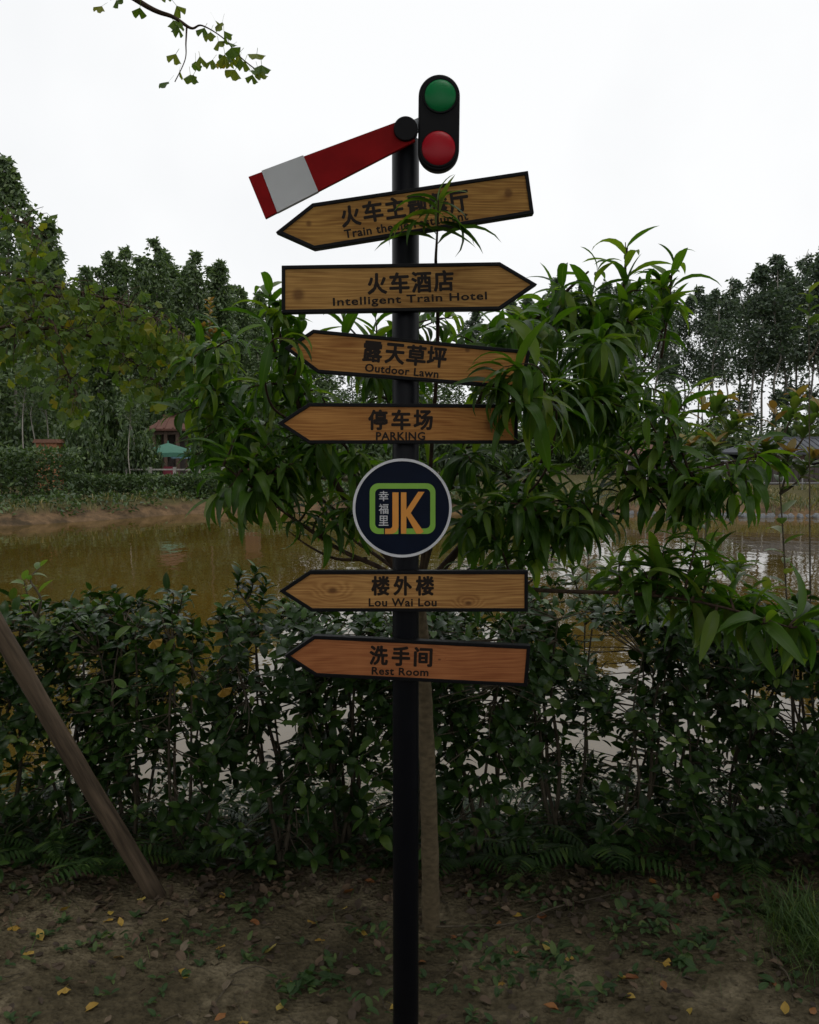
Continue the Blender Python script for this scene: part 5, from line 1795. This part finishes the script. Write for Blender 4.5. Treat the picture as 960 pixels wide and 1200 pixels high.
def parasol(px, apex, edge_w, drop, Y, mat, label):
    c = at(px, apex, Y); z0 = height(c.x, Y)
    rr = edge_w * Y / 2000.0; dz = drop * Y / 1000.0
    root = empty('parasol', (c.x, Y, z0), label, 'parasol', 'parasols on the far terrace')
    h = c.z - z0
    MB().tube([(0, 0, 0), (0, 0, h)], 0.03, 8).build('pole', M['pale_post'], root, smooth=True)
    for k in range(8):
        a0, a1 = 2 * math.pi * k / 8, 2 * math.pi * (k + 1) / 8
        am = (a0 + a1) / 2
        e0 = (rr * math.cos(a0), rr * math.sin(a0), h - dz); e1 = (rr * math.cos(a1), rr * math.sin(a1), h - dz)
        em = (rr * 0.94 * math.cos(am), rr * 0.94 * math.sin(am), h - dz * 0.93)
        m = MB().add([(0, 0, h), e0, em, e1, (e0[0], e0[1], e0[2] - 0.18), (em[0], em[1], em[2] - 0.18), (e1[0], e1[1], e1[2] - 0.18)],
                     [(0, 1, 2), (0, 2, 3), (1, 4, 5, 2), (2, 5, 6, 3)])
        m.build('canopy_panel', mat, root)
    MB().tube([(0, 0, h - 0.02), (0, 0, h + 0.10)], [0.05, 0.02], 8).build('finial', mat, root)
    return root


parasol(197, 519, 76, 12, 38, M['canopy_green'], 'green canvas parasol on the far terrace left of the peach tree')
parasol(222, 524, 44, 9, 41, M['canopy_blue'], 'blue grey parasol half hidden right of the green parasol')


def table_chairs(px, Y, label_t, label_c):
    c = at(px, 555, Y); z0 = height(c.x, Y)
    t = empty('table', (c.x, Y, z0), label_t, 'table')
    MB().tube([(0, 0, 0.74), (0, 0, 0.77)], 0.55, 20).build('tabletop', M['dark_wood'], t)
    m = MB().tube([(0, 0, 0.0), (0, 0, 0.735)], [0.57, 0.555], 20, cap=False)
    m.build('tablecloth', M['red_cloth'], t)
    for k in range(4):
        a = R(25 + 90 * k)
        ch = empty('chair', (c.x + 0.95 * math.cos(a), Y + 0.95 * math.sin(a), z0), label_c, 'chair', 'chairs round the red table', rz=a + R(90))
        MB().box((0, 0, 0.45), (0.44, 0.44, 0.05)).build('seat', M['red_cloth'], ch)
        MB().box((0, -0.22, 0.72), (0.44, 0.05, 0.5)).build('backrest', M['red_cloth'], ch)
        for sx in (-1, 1):
            for sy in (-1, 1):
                MB().box((sx * 0.19, sy * 0.19, 0.21), (0.04, 0.04, 0.43)).build('leg', M['dark_wood'], ch)


table_chairs(192, 38.0, 'round table under a crimson cloth below the green parasol', 'crimson chair at the round table below the green parasol')


def pavilion(px0, px1, eave, ridge, Y, depth, roofm, label, wallm=None, base_drop=0.0, posts=4):
    a, b = at(px0, eave, Y), at(px1, eave, Y)
    zr = at(px0, ridge, Y).z
    cx = (a.x + b.x) / 2; w = (b.x - a.x); z0 = height(cx, Y)
    root = empty('pavilion', (cx, Y, z0), label, 'pavilion')
    e = a.z - z0; r = zr - z0
    d = depth / 2
    rf = MB()
    ov = 0.3
    rl = w / 2 - d * 0.8 if w > depth else w * 0.15
    vs = [(-w / 2 - ov, -d - ov, e), (w / 2 + ov, -d - ov, e), (w / 2 + ov, d + ov, e), (-w / 2 - ov, d + ov, e), (-rl, 0, r), (rl, 0, r)]
    vs += [(v[0] * 0.99, v[1] * 0.99, e - 0.10) for v in vs[:4]]
    rf.add(vs, [(0, 1, 5, 4), (1, 2, 5), (2, 3, 4, 5), (3, 0, 4), (0, 6, 7, 1), (1, 7, 8, 2), (2, 8, 9, 3), (3, 9, 6, 0), (9, 8, 7, 6)])
    ro_ = rf.build('roof', roofm, root)
    rg = MB().box((0, 0, r + 0.03), (2 * rl + 0.3, 0.16, 0.12)).build('ridge', roofm, ro_)
    # tile courses: raised rolls down the front slope
    tl = MB()
    nt_ = int(w / 0.28)
    for i in range(nt_ + 1):
        x = -w / 2 - ov + (w + 2 * ov) * i / nt_
        t = min(1.0, max(0.0, (abs(x) - rl) / max(0.01, (w / 2 + ov - rl))))
        top = Vector((x, -(d + ov) * t, e + (r - e) * (1 - t)))
        if t < 0.97:
            tl.tube([(x, -d - ov, e + 0.02), top + UP * 0.02], 0.04, 5)
    tag(tl.build('tile_rolls', roofm, ro_), kind='stuff')
    for i in range(posts):
        x = -w / 2 + w * i / (posts - 1)
        for y in (-d, d):
            MB().box((x, y, (e - 0.1) / 2), (0.16, 0.16, e - 0.1)).build('post', M['dark_wood'], root)
    if wallm:
        k = max(2, int(w / 0.5))
        for i in range(k):
            x = -w / 2 + w * (i + 0.5) / k
            MB().box((x, d - 0.12, (e - 0.12) / 2), (w / k - 0.02, 0.05, e - 0.14)).build('wall_panel', wallm, root)
    MB().box((0, -d, e - 0.2), (w, 0.10, 0.18)).build('beam', M['dark_wood'], root)
    return root


pavilion(186, 213, 503, 488, 44, 1.6, M['roof_red'], 'small red tiled pavilion behind the green parasol', M['dark_wall'], posts=3)
pavilion(736, 800, 533, 519, 43, 3.0, M['roof_red'], 'low red tiled pavilion across the pond right of the peach tree', M['dark_wall'], posts=4)
pavilion(862, 1010, 530, 514, 40, 3.0, M['roof_grey'], 'long grey roofed shelter across the pond on the right', M['dark_wall'], posts=6)
pavilion(800, 860, 538, 528, 42, 2.5, M['roof_grey'], 'small dark shelter between the red pavilion and the grey roof', M['dark_wall'], posts=3)

# orange-brown hut on the left
c = at(58, 527, 34); z0 = height(c.x, 34)
hut = empty('garden_hut', (c.x, 34, z0), 'small orange brown timber hut above the tall hedge on the left', 'hut')
hz = at(58, 519, 34).z - z0
for i in range(6):
    MB().box((-0.35 + 0.14 * i, 0, hz / 2), (0.13, 0.6, hz)).build('plank', M['orange_wood'], hut)
MB().prism([(-0.5, hz), (0.5, hz), (0.42, hz + 0.14), (-0.42, hz + 0.14)], -0.4, 0.4).build('roof', M['red_wood'], hut)

# red-brown post of a gateway and a low picket fence on the left of the peach tree
c = at(296, 575, 33); z0 = height(c.x, 33)
gp = empty('gate_pillar', (c.x, 33, z0), 'red brown timber pillar on the far bank behind the peach leaves', 'pillar')
hz = at(296, 530, 33).z - z0
MB().box((0, 0, hz / 2), (0.5, 0.5, hz)).build('shaft', M['red_wood'], gp)
MB().box((0, 0, hz + 0.05), (0.62, 0.62, 0.10)).build('cap', M['red_wood'], gp)
MB().box((0, 0, 0.1), (0.6, 0.6, 0.2)).build('plinth', M['dark_wood'], gp)
c0, c1 = at(268, 575, 32.3), at(335, 575, 32.3); z0 = height(c0.x, 32.3)
pf = empty('picket_fence', (c0.x, 32.3, z0), 'low pale picket fence beside the timber pillar across the pond', 'fence')
w = c1.x - c0.x
for i in range(15):
    x = w * i / 14
    MB().prism([(x - 0.03, 0), (x + 0.03, 0), (x + 0.03, 0.62), (x, 0.68), (x - 0.03, 0.62)], -0.012, 0.012).build('picket', M['pale_post'], pf)
for z in (0.18, 0.5):
    MB().box((w / 2, 0.03, z), (w, 0.03, 0.05)).build('rail', M['pale_post'], pf)
# pale terrace posts and low rail left
c0, c1 = at(148, 560, 35.5), at(262, 560, 35.5); z0 = height(c0.x, 35.5)
tf = empty('terrace_railing', (c0.x, 35.5, z0), 'pale railing with posts in front of the green parasol terrace', 'railing')
w = c1.x - c0.x
for i in range(5):
    MB().box((w * i / 4, 0, 0.5), (0.12, 0.12, 1.0)).build('post', M['pale_post'], tf)
for z in (0.12, 0.9):
    MB().box((w / 2, 0, z), (w - 0.12, 0.05, 0.06)).build('rail', M['pale_post'], tf)
# wire railing on the right bank
a, b = at(735, 540, 31.0), at(1010, 540, 31.0)
zt = a.z; zm = at(735, 566, 31.0).z
wr = empty('wire_railing', (a.x, 31.0, height(a.x + 3, 31.0)), 'railing of two pale wires on thin posts along the right bank', 'railing')
w = b.x - a.x; z0 = wr.location.z
k = 13
for i in range(k):
    MB().tube([(w * i / (k - 1), 0, -0.15), (w * i / (k - 1), 0, zt - z0 + 0.05)], 0.028, 6).build('post', M['rope'], wr)
for z in (zt - z0, zm - z0):
    MB().tube([(0, -0.03, z), (w, -0.03, z)], 0.016, 5).build('wire', M['rope'], wr)
# dark plank fence behind the railing
a, b = at(735, 545, 35.0), at(1015, 545, 35.0)
df = empty('plank_fence', (a.x, 35.0, height(a.x + 3, 35.0)), 'dark plank fence behind the wire railing on the right bank', 'fence')
w = b.x - a.x; hz = a.z - df.location.z
k = 46
for i in range(k):
    MB().box((w * (i + 0.5) / k, random.uniform(-.01, .01), hz / 2 - 0.05 + random.uniform(-.03, .03)), (w / k - 0.02, 0.04, hz + 0.1)).build('plank', M['dark_wall'], df)
for z in (0.25, hz - 0.2):
    MB().box((w / 2, 0.05, z), (w, 0.05, 0.09)).build('rail', M['dark_wall'], df)

# ------------------------------------------------------------------ unseen trees and bushes added behind the viewer to shade soil and boards
def big_tree(seed, loc, H, width, low, label, group=None, n=9000):
    r = make_tree(seed, H, low, width, M['bush'], M['bark_grey'], 'unseen_shade_tree', leaf=0.34, n=n, style='round', thr=-0.1, trunk_r=0.16)
    r.location = (loc[0], loc[1], height(loc[0], loc[1]))
    return tag(r, label, 'tree', group)


big_tree(501, (3.6, -1.2), 7.5, 3.4, 0.52, 'broad leafy tree, unseen, added right of and behind the viewer for its shade')
big_tree(502, (-3.2, -1.0), 7.5, 3.4, 0.52, 'broad leafy tree, unseen, added left of and behind the viewer for its shade')
for i in range(9):  # unseen bush row, added to dim the lower boards
    x = -6 + 1.5 * i
    r = copy_thing(protoB[i % 3], (x, -2.6, height(x, -2.6)), i * 1.3, (0.75, 0.6, 0.95), 'unseen rounded bush added behind the viewer to block low sky light', 'unseen bushes added behind the viewer to block low sky light')
